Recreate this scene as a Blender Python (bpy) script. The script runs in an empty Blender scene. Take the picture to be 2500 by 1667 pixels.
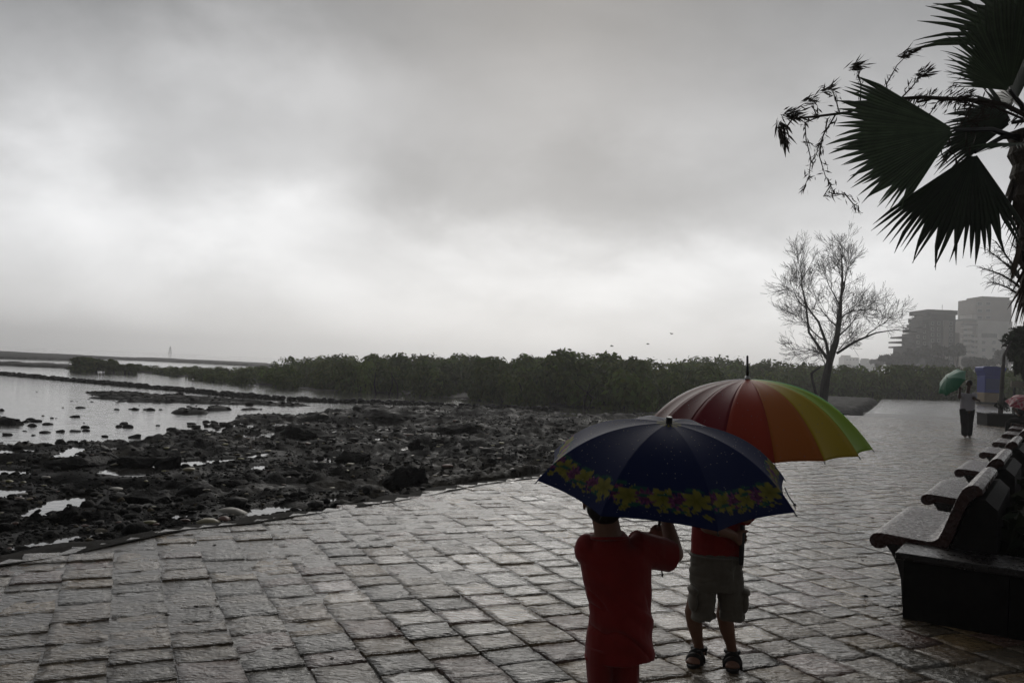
import bpy, math, random
import numpy as np
from mathutils import Vector, Matrix

R_ = math.radians
random.seed(7)
rng = np.random.default_rng(11)
sc = bpy.context.scene
col = sc.collection

# ------------------------------------------------------------------ camera
F = 2018.0; PITCH = R_(1.79); ROLL = R_(2.455); H = 1.5
cd = bpy.data.cameras.new('camera'); cam = bpy.data.objects.new('camera', cd); col.objects.link(cam)
cd.sensor_width = 36.0; cd.sensor_fit = 'HORIZONTAL'; cd.lens = F / 2500 * 36.0
cd.clip_start = 0.05; cd.clip_end = 9000
cam.matrix_world = Matrix.Translation((0, 0, H)) @ Matrix.Rotation(R_(90) + PITCH, 4, 'X') @ Matrix.Rotation(ROLL, 4, 'Z')
sc.camera = cam
sc.view_settings.view_transform = 'Standard'; sc.view_settings.look = 'None'
sc.view_settings.exposure = 0.0; sc.view_settings.gamma = 1.0; sc.view_settings.use_curve_mapping = False
sc.cycles.volume_bounces = 2
sc.cycles.max_bounces = 8
sc.cycles.transparent_max_bounces = 16
sc.cycles.use_denoising = True

# ------------------------------------------------------------------ sky and sun
SUN_EL, SUN_AZ = R_(26), R_(2)              # azimuth clockwise from +Y
w = bpy.data.worlds.new('World'); sc.world = w; w.use_nodes = True
nt = w.node_tree; nt.nodes.clear()
def N(t, **kw):
    n = nt.nodes.new(t)
    for k, v in kw.items(): setattr(n, k, v)
    return n
def lk(a, b): nt.links.new(a, b)
def math_(op, a, b=None, c=None, clamp=False):
    n = N('ShaderNodeMath', operation=op); n.use_clamp = clamp
    for i, v in enumerate((a, b, c)):
        if v is None: continue
        if isinstance(v, (int, float)): n.inputs[i].default_value = v
        else: lk(v, n.inputs[i])
    return n.outputs[0]
tc = N('ShaderNodeTexCoord')
# warp the view direction with noise so that the cloud masses get ragged soft edges
sep0 = N('ShaderNodeSeparateXYZ'); lk(tc.outputs['Generated'], sep0.inputs[0])
zpos = math_('MAXIMUM', sep0.outputs[2], 0.0)
den = math_('ADD', zpos, 0.50)
cx = math_('DIVIDE', sep0.outputs[0], den); cy = math_('DIVIDE', sep0.outputs[1], den)
cmb = N('ShaderNodeCombineXYZ'); lk(cx, cmb.inputs[0]); lk(cy, cmb.inputs[1])
nz = N('ShaderNodeTexNoise'); nz.inputs['Scale'].default_value = 2.3; nz.inputs['Detail'].default_value = 8; nz.inputs['Roughness'].default_value = 0.50; nz.inputs['Distortion'].default_value = 0.55
lk(cmb.outputs[0], nz.inputs['Vector'])
nz2 = N('ShaderNodeTexNoise'); nz2.inputs['Scale'].default_value = 3.4; nz2.inputs['Detail'].default_value = 7.0; nz2.inputs['Roughness'].default_value = 0.55
lk(cmb.outputs[0], nz2.inputs['Vector'])
def direction(az, el): return (math.sin(R_(az)) * math.cos(R_(el)), math.cos(R_(az)) * math.cos(R_(el)), math.sin(R_(el)))
wv = N('ShaderNodeVectorMath', operation='SUBTRACT'); lk(nz2.outputs['Color'], wv.inputs[0]); wv.inputs[1].default_value = (0.5, 0.5, 0.5)
ws = N('ShaderNodeVectorMath', operation='SCALE'); lk(wv.outputs[0], ws.inputs[0]); ws.inputs['Scale'].default_value = 0.20
wd = N('ShaderNodeVectorMath', operation='ADD'); lk(tc.outputs['Generated'], wd.inputs[0]); lk(ws.outputs[0], wd.inputs[1])
def lobe(az, el, saz, sel, amp):
    """soft cloud mass centred on a direction"""
    d = N('ShaderNodeVectorMath', operation='SUBTRACT'); lk(wd.outputs[0], d.inputs[0]); d.inputs[1].default_value = direction(az, el)
    m = N('ShaderNodeVectorMath', operation='DIVIDE'); lk(d.outputs[0], m.inputs[0]); m.inputs[1].default_value = (saz, 0.6, sel)
    q = N('ShaderNodeVectorMath', operation='DOT_PRODUCT'); lk(m.outputs[0], q.inputs[0]); lk(m.outputs[0], q.inputs[1])
    e = math_('POWER', 2.718, math_('MULTIPLY', q.outputs['Value'], -1.0))
    return math_('MULTIPLY', e, amp)
sepw = N('ShaderNodeSeparateXYZ'); lk(wd.outputs[0], sepw.inputs[0])
rp = N('ShaderNodeValToRGB'); rp.color_ramp.interpolation = 'B_SPLINE'
zmix = math_('ADD', math_('MULTIPLY', sepw.outputs[2], 0.6), math_('MULTIPLY', sep0.outputs[2], 0.4), clamp=True)
lk(zmix, rp.inputs[0])
els = rp.color_ramp.elements
stops = [(0.0, .90), (0.06, .86), (0.14, .71), (0.22, .54), (0.31, .36), (0.40, .24), (0.6, .20), (1.0, .17)]
els[0].position, els[0].color = stops[0][0], (stops[0][1],) * 3 + (1,)
els[1].position, els[1].color = stops[-1][0], (stops[-1][1],) * 3 + (1,)
for p, v in stops[1:-1]:
    e = els.new(p); e.color = (v, v, v, 1)
base = rp.outputs[0]
lobes = [lobe(-29, 10, .11, .065, .24), lobe(-17.5, 8.5, .085, .06, .26), lobe(3, 12.5, .20, .05, -.18), lobe(-8, 11, .09, .05, -.10), lobe(16, 10, .15, .03, -.06),
         lobe(-15, 18, .12, .06, .16), lobe(12, 6, .3, .045, .14), lobe(-31, 21, .2, .05, -.12), lobe(-36, 1, .16, .04, -.06), lobe(20, 17, .15, .05, .05)]
v = base
for L in lobes: v = math_('ADD', v, L)
nf = math_('MULTIPLY_ADD', nz.outputs['Fac'], 0.85, 0.575)
v = math_('MULTIPLY', v, nf)
v = math_('MULTIPLY', v, math_('MULTIPLY_ADD', nz2.outputs['Fac'], 0.42, 0.79))
# heavier cloud away from the veiled sun
face = N('ShaderNodeMapRange'); face.interpolation_type = 'SMOOTHSTEP'
face.inputs['From Min'].default_value = -0.6; face.inputs['From Max'].default_value = 0.75; face.inputs['To Min'].default_value = 0.30; face.inputs['To Max'].default_value = 1.0
lk(sep0.outputs[1], face.inputs['Value'])
v = math_('MULTIPLY', v, face.outputs[0])
v = math_('MAXIMUM', v, 0.04)
sky = N('ShaderNodeTexSky', sky_type='NISHITA'); sky.sun_disc = False; sky.sun_elevation = SUN_EL; sky.sun_rotation = SUN_AZ
bw = N('ShaderNodeRGBToBW'); lk(sky.outputs[0], bw.inputs[0])
cloud = N('ShaderNodeCombineColor')
lk(math_('MULTIPLY', v, 10.0), cloud.inputs[0]); lk(math_('MULTIPLY', v, 10.02), cloud.inputs[1]); lk(math_('MULTIPLY', v, 10.12), cloud.inputs[2])
mx = N('ShaderNodeMix', data_type='RGBA'); mx.inputs['Factor'].default_value = 0.96
lk(sky.outputs[0], mx.inputs[6]); lk(cloud.outputs[0], mx.inputs[7])
bg = N('ShaderNodeBackground'); bg.inputs['Strength'].default_value = 0.1; lk(mx.outputs[2], bg.inputs['Color'])
wo = N('ShaderNodeOutputWorld'); lk(bg.outputs[0], wo.inputs[0])

sl = bpy.data.lights.new('sun', 'SUN'); sl.energy = 0.9; sl.angle = R_(36); sl.color = (1.0, .97, .92)
so = bpy.data.objects.new('sun', sl); col.objects.link(so)
so.rotation_euler = Vector((-math.sin(SUN_AZ) * math.cos(SUN_EL), -math.cos(SUN_AZ) * math.cos(SUN_EL), -math.sin(SUN_EL))).to_track_quat('-Z', 'Y').to_euler()

# ------------------------------------------------------------------ helpers
_f = np.array([0, math.cos(PITCH), math.sin(PITCH)]); _r = np.array([1., 0, 0]); _u = np.cross(_r, _f)
CR = _r * math.cos(ROLL) + _u * math.sin(ROLL); CU = -_r * math.sin(ROLL) + _u * math.cos(ROLL); CO = np.array([0, 0, H])
def ray(x, y): return CR * ((x - 1250) / F) + CU * ((833.5 - y) / F) + _f
def onz(x, y, z=0.0):
    d = ray(x, y); return CO + d * ((z - H) / d[2])
def aty(x, y, Y):
    d = ray(x, y); return CO + d * (Y / d[1])
def toY(x, Y):
    """world X of an image column at depth Y on the ground"""
    return float(aty(x, 900, Y)[0])
def horizon(x): return 843 + 0.0429 * x

def hash2(ix, iy, s):
    n = (ix.astype(np.int64) * 374761393 + iy.astype(np.int64) * 668265263 + s * 974711) & 0xffffffff
    n = ((n ^ (n >> 13)) * 1274126177) & 0xffffffff
    return ((n ^ (n >> 16)) & 0xffff) / 65535.0
def vnoise(x, y, s=0):
    ix = np.floor(x); iy = np.floor(y); fx = x - ix; fy = y - iy
    fx = fx * fx * fx * (fx * (fx * 6 - 15) + 10); fy = fy * fy * fy * (fy * (fy * 6 - 15) + 10)
    a = hash2(ix, iy, s); b = hash2(ix + 1, iy, s); c = hash2(ix, iy + 1, s); d = hash2(ix + 1, iy + 1, s)
    return (a * (1 - fx) + b * fx) * (1 - fy) + (c * (1 - fx) + d * fx) * fy
def fbm(x, y, o=4, s=0):
    t = 0; a = .5; tot = 0
    for k in range(o):
        t = t + a * vnoise(x, y, s + k * 17); tot += a; a *= .5
        x, y = x * 1.93 + y * .6 + 3.1, y * 1.93 - x * .6 + 7.7
    return t / tot
def sstep(a, b, x):
    t = np.clip((x - a) / (b - a), 0, 1); return t * t * (3 - 2 * t)

def np_mesh(name, V, Fc, mat=None, parent=None, colr=None, smooth=False, link=True):
    V = np.asarray(V, np.float32); Fc = np.asarray(Fc, np.int32)
    me = bpy.data.meshes.new(name)
    n, k = Fc.shape
    me.vertices.add(len(V)); me.vertices.foreach_set('co', V.ravel())
    me.loops.add(n * k); me.loops.foreach_set('vertex_index', Fc.ravel())
    me.polygons.add(n); me.polygons.foreach_set('loop_start', np.arange(0, n * k, k, dtype=np.int32))
    try: me.polygons.foreach_set('loop_total', np.full(n, k, np.int32))
    except Exception: pass
    me.update(calc_edges=True)
    if smooth: me.polygons.foreach_set('use_smooth', np.ones(n, bool))
    if colr is not None:
        a = me.color_attributes.new('tint', 'FLOAT_COLOR', 'POINT')
        c = np.ones((len(V), 4), np.float32); c[:, :3] = colr; a.data.foreach_set('color', c.ravel())
    if mat: me.materials.append(mat)
    if not link: return me
    return link_obj(name, me, parent)
def link_obj(name, me, parent=None):
    o = bpy.data.objects.new(name, me); col.objects.link(o)
    if parent is not None: o.parent = parent
    return o
class MB:
    """collects shapes into ONE mesh"""
    def __init__(s): s.V = []; s.F = []; s.n = 0
    def add(s, V, Fc):
        V = [tuple(map(float, p)) for p in V]
        s.V += V; s.F += [tuple(i + s.n for i in f) for f in Fc]; s.n += len(V); return s
    def box(s, x0, x1, y0, y1, z0, z1):
        return s.add([(x0, y0, z0), (x1, y0, z0), (x1, y1, z0), (x0, y1, z0), (x0, y0, z1), (x1, y0, z1), (x1, y1, z1), (x0, y1, z1)],
                     [(3, 2, 1, 0), (4, 5, 6, 7), (0, 1, 5, 4), (1, 2, 6, 5), (2, 3, 7, 6), (3, 0, 4, 7)])
    def tube(s, pts, rad, n=8, squash=None, cap=True):
        """closed tube through pts; rad is a number or a list; squash = list of (a, b) factors along two cross axes"""
        P = [np.asarray(p, float) for p in pts]; m = len(P)
        if not hasattr(rad, '__len__'): rad = [rad] * m
        ref = None; V = []
        for i in range(m):
            t = P[min(i + 1, m - 1)] - P[max(i - 1, 0)]; t = t / (np.linalg.norm(t) + 1e-12)
            if ref is None:
                ref = np.array([1., 0, 0]) if abs(t[0]) < .8 else np.array([0., 1, 0])
            a = ref - t * (ref @ t); a /= np.linalg.norm(a) + 1e-12; ref = a; b = np.cross(t, a)
            sa, sb = (1, 1) if squash is None else squash[i]
            for k in range(n):
                an = 2 * math.pi * k / n
                V.append(P[i] + (a * math.cos(an) * sa + b * math.sin(an) * sb) * rad[i])
        Fc = [(i * n + k, i * n + (k + 1) % n, (i + 1) * n + (k + 1) % n, (i + 1) * n + k) for i in range(m - 1) for k in range(n)]
        if cap:
            Fc.append(tuple(range(n - 1, -1, -1))); Fc.append(tuple((m - 1) * n + k for k in range(n)))
        return s.add(V, Fc)
    def capsule(s, pts, rad, n=12, squash=None):
        """tube with rounded ends"""
        P = [np.asarray(p, float) for p in pts]
        if not hasattr(rad, '__len__'): rad = [rad] * len(P)
        sq = squash or [(1, 1)] * len(P)
        d0 = (P[0] - P[1]); d0 /= np.linalg.norm(d0) + 1e-12; d1 = (P[-1] - P[-2]); d1 /= np.linalg.norm(d1) + 1e-12
        pre = [(P[0] + d0 * rad[0] * math.sin(a), rad[0] * math.cos(a), sq[0]) for a in (1.45, 1.0, .5)]
        post = [(P[-1] + d1 * rad[-1] * math.sin(a), rad[-1] * math.cos(a), sq[-1]) for a in (.5, 1.0, 1.45)]
        al = pre + list(zip(P, rad, sq)) + post
        return s.tube([a[0] for a in al], [a[1] for a in al], n, [a[2] for a in al])
    def ball(s, c, r, n=14, m=9):
        if not hasattr(r, '__len__'): r = (r, r, r)
        V = []; Fc = []
        for i in range(1, m):
            th = math.pi * i / m
            for k in range(n):
                ph = 2 * math.pi * k / n
                V.append((c[0] + r[0] * math.sin(th) * math.cos(ph), c[1] + r[1] * math.sin(th) * math.sin(ph), c[2] + r[2] * math.cos(th)))
        V.append((c[0], c[1], c[2] + r[2])); V.append((c[0], c[1], c[2] - r[2])); T = len(V) - 2; B = T + 1
        for i in range(m - 2):
            for k in range(n): Fc.append((i * n + k, (i + 1) * n + k, (i + 1) * n + (k + 1) % n, i * n + (k + 1) % n))
        for k in range(n):
            Fc.append((T, k, (k + 1) % n)); Fc.append((B, (m - 2) * n + (k + 1) % n, (m - 2) * n + k))
        return s.add(V, Fc)
    def prism(s, prof, a, b):
        """profile points (list of 3-D points) swept from offset a to offset b (3-D vectors)"""
        n = len(prof); a = np.asarray(a, float); b = np.asarray(b, float)
        V = [np.asarray(p, float) + a for p in prof] + [np.asarray(p, float) + b for p in prof]
        Fc = [(k, (k + 1) % n, n + (k + 1) % n, n + k) for k in range(n)] + [tuple(range(n - 1, -1, -1)), tuple(range(n, 2 * n))]
        return s.add(V, Fc)
    def mesh(s, name, mat, smooth=False):
        me = bpy.data.meshes.new(name); me.from_pydata(s.V, [], s.F); me.validate(); me.update()
        if smooth: me.polygons.foreach_set('use_smooth', np.ones(len(me.polygons), bool))
        if mat: me.materials.append(mat)
        return me
    def build(s, name, mat, parent=None, smooth=False, bevel=0):
        o = link_obj(name, s.mesh(name, mat, smooth), parent)
        if bevel:
            md = o.modifiers.new('bevel', 'BEVEL'); md.width = bevel; md.segments = 2; md.limit_method = 'ANGLE'
        return o
    def remesh(s, name, mat, voxel, parent=None, smooth_iter=4, displace=None):
        """union of everything collected, as one continuous smooth surface"""
        o = link_obj('tmp_body', s.mesh('tmp_body', None))
        md = o.modifiers.new('r', 'REMESH'); md.mode = 'VOXEL'; md.voxel_size = voxel; md.use_smooth_shade = True
        sm = o.modifiers.new('s', 'SMOOTH'); sm.factor = .5; sm.iterations = smooth_iter
        dg = bpy.context.evaluated_depsgraph_get()
        me = bpy.data.meshes.new_from_object(o.evaluated_get(dg))
        me.name = name; bpy.data.objects.remove(o)
        if displace is not None:
            n = len(me.vertices); co = np.empty(n * 3, np.float32); no = np.empty(n * 3, np.float32)
            me.vertices.foreach_get('co', co); me.vertices.foreach_get('normal', no)
            co = co.reshape(-1, 3); no = no.reshape(-1, 3)
            co = co + no * displace(co)[:, None]
            me.vertices.foreach_set('co', co.ravel().astype(np.float32)); me.update()
        me.polygons.foreach_set('use_smooth', np.ones(len(me.polygons), bool))
        me.materials.clear(); me.materials.append(mat)
        return link_obj(name, me, parent)
def tag(o, label=None, cat=None, group=None, kind=None):
    if label: o['label'] = label
    if cat: o['category'] = cat
    if group: o['group'] = group
    if kind: o['kind'] = kind
    return o
def empty(name, loc=(0, 0, 0), rz=0.0):
    o = bpy.data.objects.new(name, None); col.objects.link(o); o.location = loc; o.rotation_euler = (0, 0, rz); o.empty_display_size = .2
    return o
def copy_tree(o, parent=None):
    c = o.copy(); col.objects.link(c); c.parent = parent
    for ch in list(o.children): copy_tree(ch, c)
    return c

# ------------------------------------------------------------------ materials
def mat(name, base=(.5, .5, .5), rough=.5, spec=.5, tint=False, var=0.0, vscale=5.0, bump=0.0, bscale=30.0, bdetail=4.0, rvar=0.0, rscale=4.0,
        transl=0.0, coat=0.0, coat_rough=.05, stretch=(1, 1, 1), bump2=0.0, b2scale=4.0, objvar=0.0, metallic=0.0, ior=1.45, bdist=.02, coat_bump=.6, coat_scale=12):
    m = bpy.data.materials.new(name); m.use_nodes = True
    t = m.node_tree; b = t.nodes['Principled BSDF']; L = t.links.new
    b.inputs['Base Color'].default_value = (*base, 1); b.inputs['Roughness'].default_value = rough
    b.inputs['Specular IOR Level'].default_value = spec; b.inputs['Metallic'].default_value = metallic; b.inputs['IOR'].default_value = ior
    if coat: b.inputs['Coat Weight'].default_value = coat; b.inputs['Coat Roughness'].default_value = coat_rough; b.inputs['Coat IOR'].default_value = 1.33
    tcn = t.nodes.new('ShaderNodeTexCoord'); mp = t.nodes.new('ShaderNodeMapping'); mp.inputs['Scale'].default_value = stretch
    geo = t.nodes.new('ShaderNodeNewGeometry'); L(geo.outputs['Position'], mp.inputs[0])
    c = None
    if tint:
        at = t.nodes.new('ShaderNodeAttribute'); at.attribute_name = 'tint'; c = at.outputs['Color']
    def noise(sc_, det=4.0):
        n = t.nodes.new('ShaderNodeTexNoise'); n.inputs['Scale'].default_value = sc_; n.inputs['Detail'].default_value = det
        L(mp.outputs[0], n.inputs['Vector']); return n
    def mulcol(c, fac, lo, hi):
        mr = t.nodes.new('ShaderNodeMapRange'); mr.inputs['To Min'].default_value = lo; mr.inputs['To Max'].default_value = hi
        mr.inputs['From Min'].default_value = .25; mr.inputs['From Max'].default_value = .75
        L(fac, mr.inputs['Value'])
        k = t.nodes.new('ShaderNodeMix'); k.data_type = 'RGBA'; k.blend_type = 'MULTIPLY'; k.inputs['Factor'].default_value = 1.0
        if c is None: k.inputs[6].default_value = (*base, 1)
        else: L(c, k.inputs[6])
        L(mr.outputs[0], k.inputs[7]); return k.outputs[2]
    if var: c = mulcol(c, noise(vscale).outputs['Fac'], 1 - var, 1 + var)
    if objvar:
        oi = t.nodes.new('ShaderNodeObjectInfo'); mr = t.nodes.new('ShaderNodeMath'); mr.operation = 'MULTIPLY_ADD'; mr.inputs[1].default_value = .5; mr.inputs[2].default_value = .25
        L(oi.outputs['Random'], mr.inputs[0]); c = mulcol(c, mr.outputs[0], 1 - objvar, 1 + objvar)
    if c is not None: L(c, b.inputs['Base Color'])
    if rvar:
        mr = t.nodes.new('ShaderNodeMapRange'); mr.inputs['From Min'].default_value = .35; mr.inputs['From Max'].default_value = .65
        mr.inputs['To Min'].default_value = max(.02, rough - rvar); mr.inputs['To Max'].default_value = min(1, rough + rvar)
        L(noise(rscale).outputs['Fac'], mr.inputs['Value']); L(mr.outputs[0], b.inputs['Roughness'])
    nrm = None
    for bs, st, dt in ((bump2, b2scale, 2.0), (bump, bscale, bdetail)):
        if bs:
            bp = t.nodes.new('ShaderNodeBump'); bp.inputs['Strength'].default_value = bs; bp.inputs['Distance'].default_value = bdist
            L(noise(st, dt).outputs['Fac'], bp.inputs['Height'])
            if nrm is not None: L(nrm, bp.inputs['Normal'])
            nrm = bp.outputs[0]
    if nrm is not None:
        L(nrm, b.inputs['Normal'])
        if coat:                                                                  # water film: smoother than the stone under it
            bp = t.nodes.new('ShaderNodeBump'); bp.inputs['Strength'].default_value = coat_bump; bp.inputs['Distance'].default_value = bdist * .5
            L(noise(coat_scale, 3.0).outputs['Fac'], bp.inputs['Height']); L(bp.outputs[0], b.inputs['Coat Normal'])
    if transl:
        tr = t.nodes.new('ShaderNodeBsdfTranslucent'); tr.inputs['Color'].default_value = (*base, 1)
        if c is not None: L(c, tr.inputs['Color'])
        ms = t.nodes.new('ShaderNodeMixShader'); ms.inputs[0].default_value = transl
        L(b.outputs[0], ms.inputs[1]); L(tr.outputs[0], ms.inputs[2]); L(ms.outputs[0], t.nodes['Material Output'].inputs[0])
    return m
M = {}
M['water'] = mat('water', (.13, .125, .118), rough=.06, spec=.6, bump=.22, bscale=4.0, bdetail=6, bump2=.16, b2scale=1.3, ior=1.33, bdist=.08, stretch=(.6, 1.3, 1))
M['pool'] = mat('pool_water', (.05, .048, .045), rough=.06, spec=.6, bump=.12, bscale=9, bdetail=3, ior=1.33, bdist=.02)
M['film'] = mat('water_film', (.035, .032, .03), rough=.13, spec=.5, bump=.5, bscale=16, bdetail=4, bump2=.4, b2scale=4.5, ior=1.33, rvar=.06, rscale=3, bdist=.02)
M['rock'] = mat('wet_rock', (.03, .03, .03), rough=.8, spec=.14, tint=True, var=.45, vscale=6, bump=.8, bscale=28, bdetail=8, rvar=.25, rscale=2, bdist=.04)
M['stone'] = mat('wet_paving', (.1, .09, .08), rough=.24, spec=.6, tint=True, var=.45, vscale=9, bump=1.0, bscale=26, bdetail=8, bump2=1.0, b2scale=8, rvar=.1, rscale=6, bdist=.046, stretch=(1, 1.7, 1), coat=.26, coat_rough=.08, coat_bump=.9, coat_scale=13)
M['stonewet'] = mat('rain_soaked_paving', (.1, .09, .08), rough=.2, spec=.6, tint=True, var=.4, vscale=9, bump=.9, bscale=25, bdetail=8, bump2=.95, b2scale=7, rvar=.08, rscale=5, bdist=.040, stretch=(1, 1.6, 1), coat=.45, coat_rough=.08, coat_bump=.85, coat_scale=11)
M['base'] = mat('joint_mortar', (.075, .060, .043), rough=.28, spec=.5, var=.5, vscale=6, bump=1.0, bscale=28, bdetail=8, bump2=.9, b2scale=8, bdist=.04, stretch=(1, 1.7, 1), coat=.3, coat_rough=.08, coat_bump=.8, coat_scale=12)
M['farpave'] = mat('far_paving', (.11, .10, .085), rough=.15, spec=.5, var=.3, vscale=2.0, bump=.6, bscale=9, bdetail=6, bump2=.5, b2scale=3, bdist=.03, rvar=.08, rscale=1)
M['kerb'] = mat('kerb_concrete', (.020, .018, .015), rough=.9, spec=.08, var=.4, vscale=7, bump=.9, bscale=45, bdetail=8, bdist=.03)
M['earth'] = mat('wet_earth', (.016, .014, .012), rough=.9, spec=.08, tint=False, var=.5, vscale=1.5, bump=.9, bscale=6, bdetail=8, bdist=.15)
M['soil'] = mat('planter_soil', (.014, .011, .008), rough=.9, spec=.05, var=.5, vscale=8, bump=.9, bscale=40)
M['granite'] = mat('maroon_granite', (.040, .015, .012), rough=.26, spec=.42, var=.35, vscale=40, bump=.5, bscale=60, bdetail=3, bump2=.9, b2scale=26, rvar=.18, rscale=14, bdist=.014)
M['dgranite'] = mat('black_granite', (.012, .010, .010), rough=.32, spec=.5, var=.3, vscale=30, bump=.25, bscale=55, bump2=.45, b2scale=20, rvar=.14, rscale=14, bdist=.012)
M['wallstone'] = mat('dark_wall_stone', (.008, .007, .0065), rough=.7, spec=.15, var=.3, vscale=12, bump=.4, bscale=30)
M['leaf'] = mat('mangrove_leaf', (.05, .062, .028), rough=.8, spec=.08, tint=True, transl=.25)
M['bgleaf'] = mat('background_leaf', (.035, .045, .025), rough=.8, spec=.08, tint=True, transl=.12)
M['bark'] = mat('bark', (.016, .013, .010), rough=.8, spec=.2, var=.4, vscale=6, bump=.8, bscale=20)
M['palmleaf'] = mat('palm_leaf', (.028, .05, .024), rough=.42, spec=.45, tint=True, transl=.14, var=.2, vscale=12)
M['palmtrunk'] = mat('palm_trunk', (.05, .04, .03), rough=.85, spec=.2, var=.5, vscale=12, bump=1.0, bscale=25, bdetail=6, bdist=.03)
M['dryflower'] = mat('dry_flower', (.035, .025, .018), rough=.8, spec=.2)
M['red'] = mat('red_cotton', (.20, .016, .014), rough=.9, spec=.1, var=.12, vscale=14, bump=.3, bscale=160, bdist=.002)
M['redtrouser'] = mat('red_jersey', (.18, .016, .014), rough=.9, spec=.1, var=.12, vscale=10, bump=.3, bscale=160, bdist=.002)
M['khaki'] = mat('khaki_cotton', (.12, .108, .085), rough=.9, spec=.15, var=.15, vscale=14, bump=.3, bscale=200, bdist=.002)
M['skin'] = mat('skin', (.20, .105, .07), rough=.5, spec=.35, var=.08, vscale=20)
M['skind'] = mat('dark_skin', (.085, .045, .03), rough=.5, spec=.35)
M['hair'] = mat('black_hair', (.012, .01, .009), rough=.55, spec=.3, bump=.6, bscale=120, bdist=.004)
M['sandal'] = mat('sandal_leather', (.018, .016, .015), rough=.6, spec=.3)
M['greyshirt'] = mat('grey_shirt', (.42, .40, .44), rough=.9, spec=.15, var=.08, vscale=5)
M['blackcloth'] = mat('black_cloth', (.014, .013, .014), rough=.9, spec=.15)
M['darkmetal'] = mat('dark_metal', (.03, .03, .032), rough=.35, spec=.5, metallic=.6)
M['silver'] = mat('silver_metal', (.4, .4, .4), rough=.35, metallic=.9)
M['blackplastic'] = mat('black_plastic', (.012, .012, .012), rough=.35)
M['bead'] = mat('rain_bead', (.35, .35, .36), rough=.05, spec=.8)
M['woodgrip'] = mat('wood_grip', (.12, .05, .03), rough=.5)
M['navy'] = mat('navy_nylon', (.012, .016, .06), rough=.6, spec=.12, tint=True, transl=.28, bump=.25, bscale=90, bdist=.003)
M['pinkprint'] = mat('pink_print', (.5, .1, .13), rough=.5, spec=.4, tint=True, transl=.2)
M['greennylon'] = mat('green_nylon', (.03, .22, .11), rough=.4, spec=.45, transl=.35)
M['bluepaint'] = mat('blue_paint', (.006, .028, .28), rough=.45, spec=.4, var=.12, vscale=1.2)
M['creampaint'] = mat('cream_paint', (.34, .25, .16), rough=.6, spec=.3, var=.15, vscale=1.5)
M['sign'] = mat('pale_sign', (.42, .38, .32), rough=.6, var=.1, vscale=2)
M['greywall'] = mat('grey_wall', (.028, .026, .024), rough=.9, var=.15, vscale=.25)
M['palewall'] = mat('pale_wall', (.58, .56, .52), rough=.9, var=.15, vscale=.2)
M['brownwall'] = mat('brown_wall', (.22, .19, .165), rough=.9, var=.15, vscale=.3)
M['whitewall'] = mat('white_wall', (.5, .48, .45), rough=.8, var=.12, vscale=.3)
M['window'] = mat('window_glass', (.03, .035, .04), rough=.1, spec=.6)
M['windowframe'] = mat('window_frame', (.5, .5, .48), rough=.6)
M['scrap'] = mat('pale_scraps', (.3, .27, .2), rough=.5, tint=True)
M['deadleaf'] = mat('dead_leaf', (.03, .022, .016), rough=.6)
for k_ in ('red', 'redtrouser', 'khaki', 'greyshirt'): M[k_].node_tree.nodes['Principled BSDF'].inputs['Sheen Weight'].default_value = .25
def plain(name, c, **kw):
    if name not in M: M[name] = mat(name, c, **kw)
    return M[name]

# ------------------------------------------------------------------ haze
hz = MB().box(-2700, 2700, -2700, 2700, -3.5, 52).build('haze', None)
hm = bpy.data.materials.new('haze'); hm.use_nodes = True; hn = hm.node_tree; hn.nodes.remove(hn.nodes['Principled BSDF'])
pv = hn.nodes.new('ShaderNodeVolumePrincipled'); pv.inputs['Density'].default_value = 0.00088; pv.inputs['Color'].default_value = (.97, .97, .975, 1); pv.inputs['Anisotropy'].default_value = .68
hn.links.new(pv.outputs[0], hn.nodes['Material Output'].inputs['Volume']); hz.data.materials.append(hm); tag(hz, kind='stuff')

# ------------------------------------------------------------------ sea
ZW = -0.45
tag(MB().add([(-2500, -2500, ZW), (2500, -2500, ZW), (2500, 2500, ZW), (-2500, 2500, ZW)], [(0, 1, 2, 3)]).build('sea', M['water']), kind='structure')

# ------------------------------------------------------------------ tidal flat of wet rock and mud
# seaward edge of the promenade, from behind the camera to its far end
EDGE = np.array([(-9.0, -3.0), (-5.4, 3.0), (-3.49, 5.8), (-3.24, 6.2), (-2.80, 7.2), (-2.35, 7.55), (-1.88, 8.25), (-1.31, 9.03), (-.9, 9.7), (-.4, 10.6), (.42, 11.6),
                 (6.2, 21.3), (12.7, 32.0), (13.6, 37.0), (15.84, 37.2), (25.5, 57.5), (36.2, 80.5)])
def wpoly(pts, z=ZW): return np.array([onz(x, y, z)[:2] for x, y in pts])
def sdist(poly, X, Y):
    """signed distance to a polygon, negative inside"""
    n = len(poly); d = np.full(X.shape, 1e9); ins = np.zeros(X.shape, bool)
    for i in range(n):
        ax, ay = poly[i]; bx, by = poly[(i + 1) % n]; ex, ey = bx - ax, by - ay
        t = np.clip(((X - ax) * ex + (Y - ay) * ey) / (ex * ex + ey * ey + 1e-9), 0, 1)
        d = np.minimum(d, (X - ax - t * ex) ** 2 + (Y - ay - t * ey) ** 2)
        c = (ay > Y) != (by > Y)
        with np.errstate(divide='ignore', invalid='ignore'):
            ins ^= c & (X < (bx - ax) * (Y - ay) / (by - ay + 1e-12) + ax)
    d = np.sqrt(d); return np.where(ins, -d, d)
PROM = np.vstack([EDGE, [(46, 86.0), (60, 80), (40, -3)]])
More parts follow.
